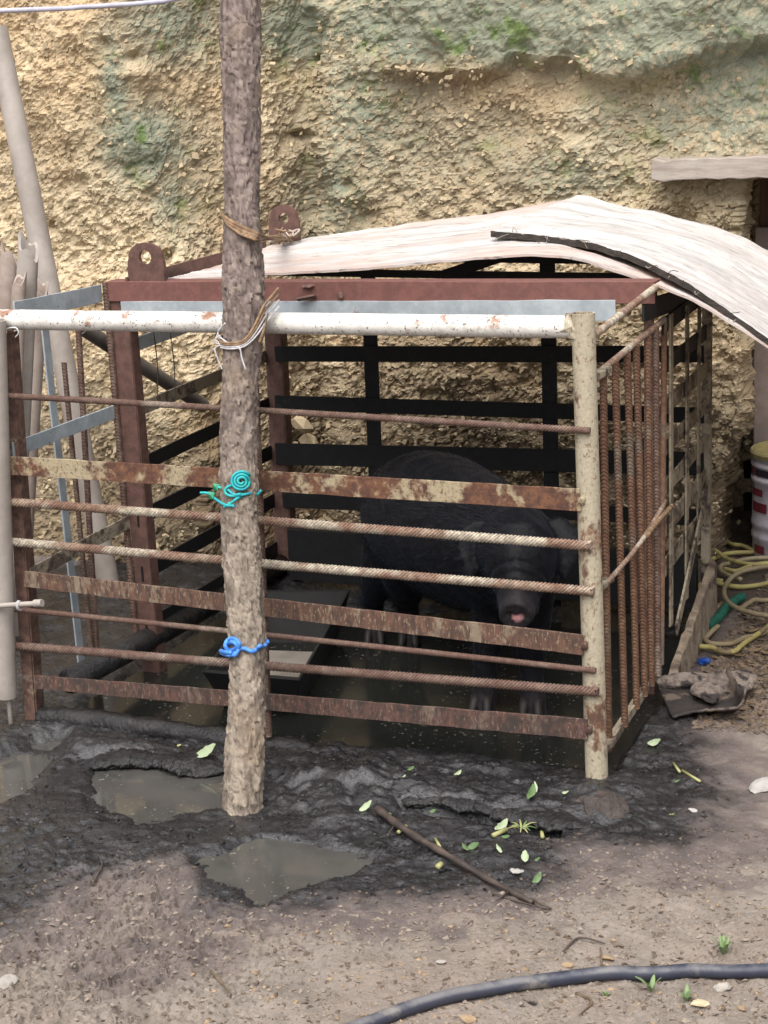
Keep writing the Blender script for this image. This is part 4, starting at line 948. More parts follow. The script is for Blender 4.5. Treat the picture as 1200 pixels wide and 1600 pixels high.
for i, ((ax1, ay1), (bx1, by1), wpx, y) in enumerate(stk):
    A = hit(ax1, ay1, y=y); B = hit(bx1, by1, y=y); d = B - A; B = A + d * ((-.03 - A[2]) / d[2]); r = wpx / 2 * 5.1 / 2900 * 1.12
    mb = MB(); n = 22; T, S_, U = frame(B - A); m = 10; V = []; Fc = []
    L = np.linalg.norm(B - A)
    for j in range(m + 1):
        for k in range(n):
            a = 2 * math.pi * k / n; t = j / m * L
            if j == 0: t += r * (.9 * math.sin(a + i) + .5 * math.sin(3 * a + i)) - r * .2
            V.append(A + T * t + (S_ * math.cos(a) + U * math.sin(a) * .75) * r * (1 + .05 * math.sin(a * 2 + i)))
    for j in range(m):
        for k in range(n): q = (k + 1) % n; Fc.append((j * n + k, j * n + q, (j + 1) * n + q, (j + 1) * n + k))
    for k in range(n): V.append(np.array(V[k]) * .72 + (A + T * (r * .2)) * .28)
    for k in range(n): V.append(np.array(V[(m // 2) * n + k]) * .75 + (A + T * L * .5) * .25)
    b0 = (m + 1) * n
    for k in range(n):
        q = (k + 1) % n; Fc.append((q, k, b0 + k, b0 + q)); Fc.append((b0 + q, b0 + k, b0 + n + k, b0 + n + q))
    tag(mb.add(V, Fc).build('stake', M_STAKE if i not in (2,) else M_PVC, None, True, auto=40), lab[i], 'stake', 'stakes bundled beside the cage')

# ================================================================== RIGHT: lintel, post, board
def plank(name, p0, p1, w_, t_, m, label, cat, seg=14, up=(0, 0, 1), wob=.0018):
    return tag(MB().bar(p0, p1, w_, t_, up, seg, wob).build(name, m, None, bevel=.003), label, cat)
A = hit(1021, 263, y=1.76); B = hit(1200, 262, y=1.76); B = A + (B - A) * 2.6
plank('lintel_beam', A + np.array([0, .22, 0]), B + np.array([0, .22, 0]), .060, .50, M_WOOD, 'grey weathered timber beam jutting from the clay bank', 'beam', 26, (0, 0, 1), .0035)
pt_ = hit(1189, 340, y=2.18); plank('timber_post', (pt_[0] + .026, 2.18, A[2] - .03), (pt_[0] + .026, 2.18, -.05), .05, .06, M_BROWNWOOD, 'red brown timber post under the grey beam', 'post', 10, (1, 0, 0))
bp = hit(1179, 600, y=2.12); plank('leaning_board', (bp[0] + .17, 2.12, 1.0), (bp[0] + .17, 2.12, -.05), .34, .02, M_PANEL, 'greyish pink board standing behind the white pail', 'board', 8, (1, 0, 0))
for z, l_ in ((.16, 'lower'), (.05, 'upper')):
    plank('dark_plank', (1.30, 2.30, z + .03), (1.52, 2.24, z + .05), .06, .03, M_BLACK, 'dark %s plank lying in the shaded gap beside the board' % ('topmost' if z > .1 else 'bottommost'), 'plank', 3)

# ================================================================== PAIL
pc = hit(1171, 868, z=.012); sc = ((pc - CAM) @ FW) / F_PX; R0 = .135; cx = pc[0] + R0 * .95; cyy = pc[1] + .06
pail = thing('paint_pail', (cx, cyy, 0), 'white ribbed pail with red print and yellow lid', 'pail')
z0 = gz1(cx, cyy) - .004; Hh = .325
prof = [(.0, .0), (.94, .0), (.955, .006), (.96, .055), (.985, .062), (.985, .072), (.962, .080), (.965, .095), (.99, .102), (.99, .112), (.967, .12), (.97, .235), (1.0, .242), (1.0, .252), (.972, .258), (.972, .285), (1.0, .290), (1.0, .300), (.975, .306), (.975, Hh - .008)]
def lathe(c, prof, R, n=48):
    V = []; Fc = []; m = len(prof)
    for r, z in prof:
        for k in range(n): a = 2 * math.pi * k / n; V.append((c[0] + r * R * math.cos(a), c[1] + r * R * math.sin(a), c[2] + z))
    for i in range(m - 1):
        for k in range(n): q = (k + 1) % n; Fc.append((i * n + k, i * n + q, (i + 1) * n + q, (i + 1) * n + k))
    return V, Fc
V, Fc = lathe((cx, cyy, z0), prof, R0); body = MB().add(V, Fc).build('body', M_PAIL, pail, True, auto=35)
V, Fc = lathe((cx, cyy, z0), [(.98, Hh - .010), (1.03, Hh - .008), (1.035, Hh + .004), (1.0, Hh + .010), (.95, Hh + .008), (.92, Hh - .004), (.3, Hh - .002), (.0, Hh - .002)], R0); MB().add(V, Fc).build('lid', M_LID, pail, True, auto=35)
def patch(a0, a1, z_0, z_1, m, name='printed_mark'):
    n = 8; V = []; Fc = []
    for i in range(n + 1):
        a = math.radians(a0 + (a1 - a0) * i / n)
        for z in (z_0, z_1): V.append((cx + R0 * .984 * math.cos(a), cyy + R0 * .984 * math.sin(a), z0 + z))
    for i in range(n): Fc.append((2 * i, 2 * i + 2, 2 * i + 3, 2 * i + 1))
    MB().add(V, Fc).build(name, m, body)
patch(165, 212, .262, .284, M_PAILRED); patch(214, 262, .262, .284, M_PAILBLK); patch(172, 184, .205, .222, M_PAILRED); patch(206, 232, .200, .222, M_PAILRED); patch(206, 240, .150, .180, M_PAILRED); patch(214, 236, .02, .045, M_PAILRED); patch(188, 190, .0, .285, M_PAILBLK, 'drip')
for a in (192, 197, 203, 209, 222): patch(a, a + 1.4, .235 - .02 * (a % 3), .262, M_PAILBLK, 'drip')

# ================================================================== HOSES
def ground_path(pts, lift=.010, n=80):
    Q = [hit(a, b, z=.02) for a, b in pts]; Q = smooth_path(Q, n); g = gz(Q[:, 0], Q[:, 1])
    g = np.convolve(np.pad(g, 4, mode='edge'), np.ones(9) / 9, 'valid'); Q[:, 2] = g + lift; return Q
hc = thing('yellow_hose', (1.5, 1.2, 0), 'muddy yellow hose coiled on the littered ground below the pail', 'hose')
HL = [(((1098, 846), (1118, 845), (1134, 848), (1146, 856), (1160, 858), (1176, 864)), M_YHOSE, .014), (((1098, 855), (1112, 868), (1132, 880), (1155, 888), (1180, 892), (1215, 890)), M_YHOSE, .030),
      (((1195, 864), (1165, 865), (1138, 867), (1115, 876), (1103, 890), (1106, 903), (1122, 914), (1150, 919), (1180, 918), (1215, 912)), M_YHOSE, .012),
      (((1215, 876), (1175, 879), (1145, 883), (1128, 889), (1127, 898), (1140, 906), (1158, 913)), M_GHOSE, .020), (((1132, 898), (1148, 902), (1162, 897), (1180, 890), (1215, 887)), M_YHOSE, .026),
      (((1215, 899), (1180, 902), (1155, 909), (1138, 922), (1131, 940), (1138, 955), (1155, 966), (1180, 974), (1215, 980)), M_GHOSE, .034),
      (((1128, 908), (1118, 906), (1108, 911), (1096, 914), (1091, 922), (1096, 931)), M_YHOSE, .010), (((1104, 930), (1108, 942), (1118, 949), (1130, 945)), M_GHOSE, .010), (((1155, 956), (1168, 948), (1180, 941), (1215, 937)), M_GHOSE, .012),
      (((1122, 979), (1108, 990), (1102, 1000), (1110, 1008), (1130, 1009), (1146, 1006), (1162, 997), (1185, 993), (1215, 980)), M_GHOSE, .010), (((1093, 1016), (1112, 1018), (1128, 1024), (1146, 1024), (1160, 1014), (1182, 998), (1215, 975)), M_YHOSE, .018)]
for pts_, m, lf in HL: MB().tube(ground_path(pts_, lf, 60), .0070, 10).build('hose_loop', m, hc, True)
MB().tube(ground_path(((1105, 982), (1122, 972), (1134, 958), (1148, 948), (1160, 942)), .022, 24), .0135, 12).build('joint', M_JOINT, hc, True, auto=50)
th = np.linspace(0, 14, 50); c0 = hit(1125, 846, z=.03)
MB().tube(np.stack([c0[0] + .02 * np.sin(th * .41), c0[1] + .012 * np.cos(th * 1.3), c0[2] + .012 * np.sin(th)], 1), .0018, 5).build('wire_knot', M_WIRE, hc, True)
bh = ground_path(((380, 1690), (480, 1640), (580, 1603), (680, 1572), (760, 1552), (850, 1537), (950, 1527), (1060, 1524), (1200, 1524), (1320, 1526), (1500, 1540)), .013, 140)
tag(MB().tube(bh, .0125, 18).build('black_hose', M_BHOSE, None, True), 'dusty black hose lying across the dry soil', 'hose')

# ================================================================== TROUGH in the pen
tz = .115; rim = [hit(316, 1050, z=tz), hit(468, 1063, z=tz), hit(548, 920, z=tz), hit(408, 922, z=tz)]
tr = thing('feed_trough', (.5, .5, -.03), 'black steel feed trough standing in the slurry', 'trough')
cc = sum(rim) / 4; inn = [c_ + (cc - c_) * .06 for c_ in rim]; bot = [c_ + (cc - c_) * .30 for c_ in rim]
for b_ in bot: b_[2] = -.04
ibt = [c_ + (cc - c_) * .30 for c_ in inn]
for b_ in ibt: b_[2] = -.02
for i in range(4):
    k = (i + 1) % 4; V = [rim[i], rim[k], bot[k], bot[i], inn[i], inn[k], ibt[k], ibt[i]]
    MB().add(V, [(0, 1, 2, 3), (7, 6, 5, 4), (0, 4, 5, 1), (3, 2, 6, 7), (0, 3, 7, 4), (1, 5, 6, 2)]).build('side', M_TROUGH, tr, bevel=.002)
lv = .055
f_ = (lv + .02) / (tz + .02); sl = [ib * (1 - f_) + i_ * f_ for ib, i_ in zip(ibt, inn)]
sl[2] = sl[1] * .52 + sl[2] * .48; sl[3] = sl[0] * .52 + sl[3] * .48
MB().add([s_ + (cc * np.array([1, 1, 0]) + np.array([0, 0, s_[2]]) - s_) * -.01 for s_ in sl], [(0, 1, 2, 3)]).build('feed_board', M_SLOP, tr, solid=.012)
MB().add(ibt, [(0, 1, 2, 3)]).build('floor', M_TROUGH, tr, solid=.004)

# ================================================================== PIG
pg = thing('black_pig', (.9, .65, 0), 'black pig standing in the pen with its snout at the gate', 'pig')
mb = MB()
SP = [(.60, .915, .36, .03, .04), (.625, .895, .365, .085, .10), (.665, .86, .37, .135, .150), (.73, .80, .378, .160, .175), (.82, .72, .382, .172, .186), (.91, .63, .378, .168, .182), (1.0, .545, .378, .152, .168), (1.07, .475, .385, .130, .150), (1.12, .42, .402, .112, .132), (1.145, .375, .425, .102, .112)]
C_ = np.array([q[:3] for q in SP]); A_ = []; B_ = []
for i in range(len(C_)):
    t = C_[min(i + 1, len(C_) - 1)] - C_[max(i - 1, 0)]; T, S_, U = frame(t); A_.append(S_ * SP[i][3]); B_.append(U * SP[i][4])
mb.loft(C_, A_, B_, 28)
HD = [(1.130, .40, .425, .09, .100), (1.150, .355, .432, .100, .106), (1.166, .310, .425, .098, .100), (1.178, .270, .402, .080, .084), (1.187, .235, .374, .060, .062), (1.193, .207, .350, .046, .047), (1.197, .190, .337, .041, .040), (1.199, .178, .330, .0425, .0415), (1.2005, .170, .327, .037, .036)]
C_ = np.array([q[:3] for q in HD]); A_ = []; B_ = []
for i in range(len(C_)):
    t = C_[min(i + 1, len(C_) - 1)] - C_[max(i - 1, 0)]; T, S_, U = frame(t); A_.append(S_ * HD[i][3]); B_.append(U * HD[i][4])
mb.loft(C_, A_, B_, 28)
mb.add(ICO[2][0] * np.array([.052, .05, .038]) + np.array([1.186, .235, .335]), ICO[2][1])        # jaw
mb.add(ICO[2][0] * np.array([.085, .06, .06]) + np.array([1.160, .325, .375]), ICO[2][1])        # jowl
for P_, R_ in (([(1.055, .49, .33), (1.045, .45, .22), (1.035, .425, .13), (1.032, .425, .06), (1.03, .415, .015), (1.03, .405, -.02)], [.085, .062, .040, .030, .030, .034]),
               ([(1.135, .46, .33), (1.145, .455, .22), (1.148, .44, .13), (1.150, .438, .06), (1.152, .43, .015), (1.153, .42, -.02)], [.080, .060, .040, .030, .030, .034]),
               ([(.69, .80, .33), (.70, .77, .24), (.675, .82, .16), (.655, .875, .115), (.66, .87, .05), (.665, .855, -.03)], [.12, .085, .055, .034, .028, .032]),
               ([(.65, .86, .33), (.62, .80, .23), (.58, .83, .15), (.555, .865, .11), (.56, .855, .05), (.57, .84, -.03)], [.11, .08, .05, .033, .028, .032])):
    mb.tube(smooth_path(P_, 20), np.interp(np.linspace(0, 1, 20), np.linspace(0, 1, len(R_)), R_), 16)
def ear(root, mid, tip, w_):
    Q = smooth_path([root, mid, tip], 10); m = len(Q); V = []
    Tn = unit(np.array(tip) - np.array(root)); side = unit(np.cross(Tn, (.35, -.94, 0))); nr = np.cross(side, Tn)
    ws = w_ * np.array([.62, .85, .98, 1.0, .95, .84, .68, .5, .3, .08]); mb.loft(Q, side[None] * ws[:, None], nr[None] * np.full((m, 1), .0085), 16)
ear((1.085, .335, .500), (1.052, .300, .455), (1.062, .262, .365), .042)
ear((1.235, .375, .505), (1.278, .345, .450), (1.272, .315, .372), .040)
mb.tube(smooth_path([(.605, .905, .44), (.585, .93, .42), (.575, .94, .36), (.585, .935, .30), (.58, .94, .26)], 14), np.linspace(.012, .007, 14), 8)
raw = mb.build('body_raw', None, pg)
rm = raw.modifiers.new('r', 'REMESH'); rm.mode = 'VOXEL'; rm.voxel_size = .0062; rm.use_smooth_shade = True
sm = raw.modifiers.new('s', 'SMOOTH'); sm.factor = .5; sm.iterations = 4
dg = bpy.context.evaluated_depsgraph_get(); ev = raw.evaluated_get(dg); me = bpy.data.meshes.new_from_object(ev); bpy.data.objects.remove(raw)
nv = len(me.vertices); co = np.empty(nv * 3); me.vertices.foreach_get('co', co); co = co.reshape(-1, 3); no = np.empty(nv * 3); me.vertices.foreach_get('normal', no); no = no.reshape(-1, 3)
wco = co + BASE[pg.name]
SN = np.array([1.2005, .170, .327]); ndir = unit(SN - np.array([1.193, .207, .350])); sidev = unit(np.cross(ndir, (0, 0, 1))); upv = np.cross(sidev, ndir)
rel = wco - SN; lx = rel @ sidev; lz = rel @ upv; ln = rel @ ndir; onsn = ln > -.02
for sx in (-1, 1):
    g = np.exp(-(((lx - sx * .014) / .007) ** 2 + ((lz + .000) / .009) ** 2)) * onsn; wco -= np.outer(g * .012, ndir)
rim_ = np.exp(-((np.hypot(lx, lz * 1.02) - .036) / .006) ** 2) * onsn; wco += np.outer(rim_ * .004, ndir)
for k_, zc in enumerate((.055, .075, .098)):      # wrinkles over the snout
    g = np.exp(-((ln + zc) / .004) ** 2) * (np.abs(lx) < .07) * (lz > 0); wco -= no * (g * .0035)[:, None]
wco += no * (.0035 * fbm(wco[:, 0] + wco[:, 2], wco[:, 1] - wco[:, 2], 28, 3, 231))[:, None]
for e_ in ((1.110, .262, .425), (1.232, .285, .430)):                # eye sockets
    g = np.exp(-(np.linalg.norm(wco - np.array(e_), axis=1) / .017) ** 2); wco -= no * (g * .010)[:, None]
    g = np.exp(-(np.linalg.norm(wco - np.array(e_) - np.array([0, 0, .026]), axis=1) / .015) ** 2); wco += no * (g * .008)[:, None]
grey = np.clip(np.exp(-(np.linalg.norm(rel, axis=1) / .05) ** 2) * 1.2, 0, 1); grey = np.maximum(grey, sstep(.14, .04, wco[:, 2]) * .5)
pink = onsn * sstep(.013, .008, np.hypot((lx + .004) / 1.0, (lz + .006) / .9) + .003 * fbm(lx * 100, lz * 100, 1.3, 2, 9))
me.vertices.foreach_set('co', (wco - BASE[pg.name]).ravel())
at = me.attributes.new('mask', 'FLOAT_COLOR', 'POINT'); at.data.foreach_set('color', np.stack([pink, grey, np.zeros(nv), np.ones(nv)], 1).astype(np.float32).ravel())
me.materials.clear(); me.materials.append(M_PIG); me.update()
me.polygons.foreach_set('use_smooth', [True] * len(me.polygons))
bo = bpy.data.objects.new('body', me); link(bo, pg); BASE[bo.name] = BASE[pg.name]
# bristles
rr = np.random.default_rng(11); hb = MB(); sel = rr.choice(nv, 26000); Vh = []; Fh = []
flow = unit((-.7, .6, -.35))
for i in sel:
    p = wco[i]; nn_ = no[i]
    if np.linalg.norm(p - SN) < .07 or p[2] < .05: continue
    d_ = unit(flow + nn_ * .55 + rr.normal(0, .22, 3)); d_ = d_ if p[1] < .9 else unit(np.array([-.2, .3, -.8]) + nn_ * .5); L = rr.uniform(.012, .026) * (1.4 if p[2] > .46 else 1)
    sd_ = unit(np.cross(d_, nn_)) * .0005; b_ = len(Vh); Vh += [p - sd_ - nn_ * .001, p + sd_ - nn_ * .001, p + d_ * L]; Fh.append((b_, b_ + 1, b_ + 2))
ho = hb.add(Vh, Fh).build('bristles', M_HAIR, pg); tag(ho, None, None, None, 'stuff')
for e_ in ((1.109, .256, .423), (1.231, .279, .428)):
    MB().add(ICO[2][0] * .0075 + np.array(e_), ICO[2][1]).build('eye', M_EYE, pg, True)
for hx, hy, hd in ((1.03, .400, (.1, -1, 0)), (1.153, .412, (.25, -1, 0)), (.665, .85, (.3, -1, 0)), (.57, .835, (.3, -1, 0))):
    hd = unit(hd); sdv = np.array([-hd[1], hd[0], 0])
    for sx in (-1, 1):
        c0 = np.array([hx, hy, .006]) + sdv * sx * .016
        MB().tube(np.array([c0 - hd * .006 + (0, 0, .03), c0 + hd * .006 + (0, 0, .018), c0 + hd * .024 + sdv * sx * .003, c0 + hd * .036 + sdv * sx * .005 - (0, 0, .01)]), [.012, .0135, .011, .005], 10).build('hoof', M_HOOF, pg, True)

# ================================================================== GROUND LITTER
def gp(px, py, lift=0.0):
    p = hit(px, py, z=.02)
    for _ in range(4): p = hit(px, py, z=gz1(p[0], p[1]))
    p[2] += lift; return p
sp = [gp(590, 1272, .012), gp(640, 1308, .010), gp(700, 1345, .012), gp(760, 1380, .011), gp(832, 1416, .008)]
stick = thing('wet_stick', gp(700, 1345), 'long dark wet stick lying on the mud edge', 'stick')
Pq = smooth_path(sp, 50); MB().tube(Pq, np.linspace(.0085, .0055, 50) * (1 + .15 * np.sin(np.arange(50) * .9)), 10).build('stem', M_STICK, stick, True)
for a, b in (((800, 1398), (775, 1412)), ((828, 1412), (862, 1424)), ((620, 1292), (605, 1310))): MB().tube([gp(*a, .010), gp(*b, .006)], [.003, .0012], 6).build('twig', M_STICK, stick, True)
def leaf(name, p, L, W_, rot, m, label, group, curl=.25, tilt=0.0, seed=0, lean=0.0):
    n = 8; V = []; Fc = []; r = random.Random(seed)
    for i in range(n + 1):
        t = i / n; wv = W_ / 2 * (math.sin(math.pi * min(1, t * .92 + .06)) ** .8) * (1 + r.uniform(-.12, .12)); z = curl * L * (t * t - t * .5) + .003
        for s__ in (-1, 0, 1): V.append((t * L - L / 2, s__ * wv, z + (abs(s__) * W_ * .16) + r.uniform(-1, 1) * .0012))
    for i in range(n):
        for j in range(2): a = i * 3 + j; Fc.append((a, a + 1, a + 4, a + 3))
    R = np.array(Matrix.Rotation(lean, 3, 'X') @ Matrix.Rotation(rot, 3, 'Z') @ Matrix.Rotation(tilt, 3, 'X')); V = np.array(V) @ R.T + p
    o = MB().add(V, Fc).build(name, m, None, True, solid=.0008)
    return tag(o, label, 'leaf', group)
LG = 'leaf scraps dropped on the mud'
L1, L2, L3, L4 = 'fresh green leaf scrap on the black mud by the gate', 'pale leaf turned underside up on the black mud', 'yellow green stem scrap on the black mud', 'dry tan leaf on the littered ground beside the cage'
leafs = [(325, 1187, .055, .028, .5, M_LEAF2, 'large pale leaf on the mud lip beside the pole'), (281, 1168, .012, .006, .4, M_LEAF3, 'tiny yellow leaf bit on the mud near the sill pipe'), (628, 1226, .030, .014, 1.3, M_LEAF2, L2), (572, 1265, .032, .014, .9, M_LEAF2, L2), (643, 1206, .016, .010, .7, M_LEAF, L1), (716, 1214, .018, .012, .9, M_LEAF2, L2), (832, 1245, .040, .020, 1.5, M_LEAF, L1), (838, 1235, .026, .008, 1.9, M_LEAF2, L2), (607, 1278, .016, .010, .4, M_LEAF, L1), (740, 1326, .026, .014, .5, M_LEAF, L1), (727, 1330, .020, .010, 2.6, M_LEAF, L1), (785, 1297, .034, .024, 1.0, M_LEAF2, L2), (808, 1285, .020, .012, .2, M_LEAF, L1), (791, 1312, .018, .008, .0, M_LEAF, L1), (820, 1345, .026, .016, 1.9, M_LEAF2, L2), (840, 1378, .026, .014, 1.2, M_LEAF, L1), (808, 1368, .032, .016, -.3, M_BONE, 'white torn leaf scrap near the end of the stick'), (780, 1332, .020, .008, 2.4, M_LEAF2, L2), (677, 1272, .014, .009, .3, M_LEAF, L1), (840, 1348, .012, .008, .5, M_LEAF, L1), (884, 1243, .014, .008, .3, M_LEAF2, L2), (1022, 1165, .030, .018, .4, M_LEAF2, 'pale leaf beside the rebar panel base'), (1058, 1098, .036, .026, .3, M_LEAF2, 'crumpled pale green leaf on the curled rubber sheet'), (1058, 1225, .014, .006, .5, M_LEAF, 'small green leaf bit on the damp soil right of the post'), (1050, 1278, .010, .006, .2, M_LEAF3, 'tiny yellow leaf bit on the damp soil right of the post')]
for i, (px, py, L, W_, ro, m, lb) in enumerate(leafs): leaf('leaf', gp(px, py, .004 + (.012 if i == 0 else 0)), L, W_, ro, m, lb, LG, .5, random.uniform(-.25, .25), i, .75 if i == 0 else random.uniform(.1, .6))
for i, (a, b, r) in enumerate((((622, 1305), (635, 1295), .004), ((770, 1310), (792, 1300), .005), ((683, 1360), (690, 1354), .006), ((845, 1298), (848, 1312), .004), ((680, 1314), (688, 1328), .003), ((1052, 1196), (1062, 1210), .003), ((1066, 1208), (1094, 1225), .003))):
    tag(MB().tube([gp(*a, .006), gp(*b, .006)], r, 8).build('stem_scrap', M_LEAF3, None, True), L3, 'stem', LG)
tf = thing('leaf_tuft', gp(815, 1300), 'yellow green tuft of thin leaves trampled in the mud', 'plant')
c0 = gp(815, 1300, .006)
for i in range(13):
    a = i * .5 + random.uniform(-.2, .2); L = random.uniform(.020, .036); e = c0 + np.array([math.cos(a) * L, math.sin(a) * L, random.uniform(.002, .014)])
    MB().tube(smooth_path([c0, (c0 + e) / 2 + np.array([0, 0, .006]), e], 6), [.0028, .0028, .0026, .002, .0014, .0006], 5, flat=.5).build('blade', M_LEAF3 if i % 3 else M_LEAF, tf, True)
def shoot(px, py, n, L, label):
    c0 = gp(px, py, -.002); t = thing('green_shoot', c0, label, 'plant', 'green shoots in the dry soil')
    for i in range(n):
        a = 2 * math.pi * i / n + random.uniform(-.4, .4); l = L * random.uniform(.6, 1.1); out = random.uniform(.25, .7)
        e = c0 + np.array([math.cos(a) * l * out, math.sin(a) * l * out, l * (1.05 - out * .6)]); m_ = c0 * .5 + e * .5 + np.array([0, 0, l * .15])
        Q = smooth_path([c0, m_, e], 8); V = []; Fc = []; sdv = unit(np.cross(e - c0, (0, 0, 1)))
        for j, q in enumerate(Q):
            w_ = .0042 * math.sin(math.pi * (j / 7 * .9 + .1)) + .0003; V += [q - sdv * w_, q + np.array([0, 0, -.001]), q + sdv * w_]
        for j in range(7): Fc += [(j * 3, j * 3 + 1, j * 3 + 4, j * 3 + 3), (j * 3 + 1, j * 3 + 2, j * 3 + 5, j * 3 + 4)]
        MB().add(V, Fc).build('blade', M_GRASS, t, True, solid=.0006)
shoot(1131, 1490, 7, .045, 'small green shoot alone in the dry soil'); shoot(1018, 1548, 4, .040, 'thin upright green shoot touching the black hose'); shoot(1073, 1562, 6, .034, 'spreading green shoot just before the black hose'); shoot(946, 1556, 3, .018, 'tiny green shoot just before the black hose')
for i, (px, py, s_, m, lb) in enumerate(((12, 1540, .030, M_STONE, 'chalky white lump at the edge of the trodden soil'), (1190, 1233, .036, M_BONE, 'flat white stone half sunk in damp soil'), (1082, 1268, .011, M_BONE, 'small bright white shard on the damp soil'), (688, 1505, .011, M_STONE, 'round pale pebble on the dry soil'), (950, 1500, .014, M_PEB, 'flat ochre pebble behind the black hose'), (730, 1595, .016, M_PEB, 'flat tan stone chip before the hose bend'), (1160, 1577, .012, M_PEB, 'round tan pebble before the black hose'), (1130, 1545, .022, M_STONE, 'pale stone chip pressed against the black hose'), (1092, 1572, .020, M_FLAKE, 'brown clod before the black hose'), (886, 1510, .012, M_PEB, 'tan pebble behind the black hose'), (830, 1567, .014, M_CONC, 'grey stone chip before the black hose'))):
    p = gp(px, py); tag(MB().rock(p + np.array([0, 0, s_ * .25]), (s_, s_ * .7, s_ * .32), 700 + i, 2, .25, (random.uniform(0, 6), .1, .1)).build('stone', m, None), lb, 'stone', 'loose stones on the soil')
# rubber sheet with rubble
c0 = gp(1102, 1118); rs = thing('rubber_sheet', c0, 'curled dark rubber sheet lying on soil beside the cage', 'sheet')
nu, nv2 = 24, 12; V = []; Fc = []
e0 = gp(1046, 1118); e1_ = gp(1164, 1120); dirx = unit((e1_ - e0) * np.array([1, 1, 0])); dpt = np.array([-dirx[1], dirx[0], 0]); LL = np.linalg.norm(e1_ - e0)
for i in range(nu):
    u = i / (nu - 1)
    for j in range(nv2):
        v = j / (nv2 - 1); x = u * LL; y = (v - .25) * .20 + .012 * math.sin(u * 5); z = .012 + .045 * max(0, (u - .82) / .18) ** 1.5 + .025 * max(0, (.2 - v) / .2) * (.3 + u) + .012 * v
        if u > .9: x -= .012 * (u - .9) / .1
        q = e0 + dirx * x + dpt * y; V.append((q[0], q[1], gz1(*(c0[:2])) + z + random.gauss(0, .0008)))
for i in range(nu - 1):
    for j in range(nv2 - 1): a = i * nv2 + j; Fc.append((a, a + nv2, a + nv2 + 1, a + 1))
MB().add(V, Fc).build('sheet', M_RUBBER, rs, True, solid=.006)
for i, (px, py, s_, lb) in enumerate(((1070, 1072, .046, 'grey rubble lump on the rubber sheet next to the cage'), (1136, 1078, .056, 'long pale rubble lump on the outer end of the rubber sheet'), (1102, 1092, .036, 'muddy rubble lump in the middle of the rubber sheet'))):
    p = gp(px, py + 18); V, Fc = ICO[3]; V = V.copy(); r9 = np.random.default_rng(60 + i)
    for _ in range(5):
        nr_ = unit(r9.normal(size=3)); kk = V @ nr_; V = V - np.outer(np.maximum(kk - r9.uniform(.55, .85), 0), nr_)
    q = V * np.array([s_ * 1.6, s_ * 1.0, s_ * .55]); q = q * (1 + .22 * fbm(V[:, 0] + V[:, 2] * .7 + i, V[:, 1] - V[:, 2] * .6, 2.2, 5, 400 + i, .65))[:, None] * (1 + .32 * fbm(V[:, 0] - V[:, 2], V[:, 1] + V[:, 2], 5, 4, 440 + i, .8))[:, None]
    Rz = np.array(Matrix.Rotation(.3 + i, 3, 'Z')); tag(MB().add(q @ Rz.T + p + np.array([0, .02, .038]), Fc).build('rubble_lump', M_CONC, None, False), lb, 'rubble')
p = gp(1100, 1038); V, Fc = ICO[2]; q = V * np.array([.018, .014, .010]) * (1 + .35 * fbm(V[:, 0] + V[:, 2], V[:, 1], 2.5, 3, 410))[:, None]
tag(MB().add(q + p + np.array([0, 0, .008]), Fc).build('plastic_scrap', M_BLUESCRAP, None), 'crumpled blue plastic scrap near the yellow hose', 'scrap')
# clay heap at the post foot
p = np.array([1.475, -.13, .01]); V, Fc = ICO[3]; q = V * np.array([.062, .048, .036]) * (1 + .55 * fbm(V[:, 0] + V[:, 2] * .5, V[:, 1] - V[:, 2], 2.4, 5, 420, .7))[:, None]
tag(MB().add(q + p, Fc).build('clay_lump', M_CLAYMUD, None, False), 'reddish clay lump at the foot of the gate post', 'clay lump')
# dry leaves and twigs on the right yard
rr = np.random.default_rng(21)
for i in range(46):
    px = rr.uniform(1095, 1200); py = rr.uniform(915, 1130) if i > 8 else rr.uniform(1000, 1070)
    p = gp(px, py, .003)
    if p[0] < 1.5: continue
    leaf('leaf', p, rr.uniform(.018, .045), rr.uniform(.008, .018), rr.uniform(0, 6.28), M_DRYLEAF, L4, 'dry leaves on the littered ground', .3, rr.normal(0, .4), 900 + i)
for i in range(26):
    px = rr.uniform(1090, 1198); py = rr.uniform(930, 1120); p = gp(px, py, .006); a = rr.uniform(0, 6.28); L = rr.uniform(.02, .06)
    if p[0] < 1.51: continue
    e = p + np.array([math.cos(a) * L, math.sin(a) * L, rr.uniform(-.002, .012)])
    tag(MB().tube([p, (p + e) / 2 + rr.normal(0, .003, 3), e], [.0022, .002, .0012], 6).build('twig', M_DRYLEAF if i % 2 else M_STICK, None, True), 'thin twig on the littered ground beside the cage', 'twig', 'twigs on the littered ground')
for i, (a, b, c_) in enumerate((((940, 1530), (940, 1500), (938, 1484)), ((880, 1490), (905, 1470), (945, 1478)), ((330, 1520), (350, 1545), (362, 1558)), ((770, 1400), (850, 1424), (860, 1425)), ((900, 1555), (925, 1570), (905, 1590)), ((145, 1385), (160, 1355), (150, 1335)))):
    tag(MB().tube(smooth_path([gp(*a, .003), gp(*b, .006), gp(*c_, .005)], 10), np.linspace(.003, .0012, 10), 6).build('twig', M_STICK if i % 2 else M_DRYLEAF, None, True), ['straw stub standing behind the black hose', 'fine curved twig behind the black hose', 'short twig on the trodden soil', 'thin twig at the thick end of the wet stick', 'bent twig before the black hose', 'dark twig stuck in mud before the puddle'][i], 'twig')
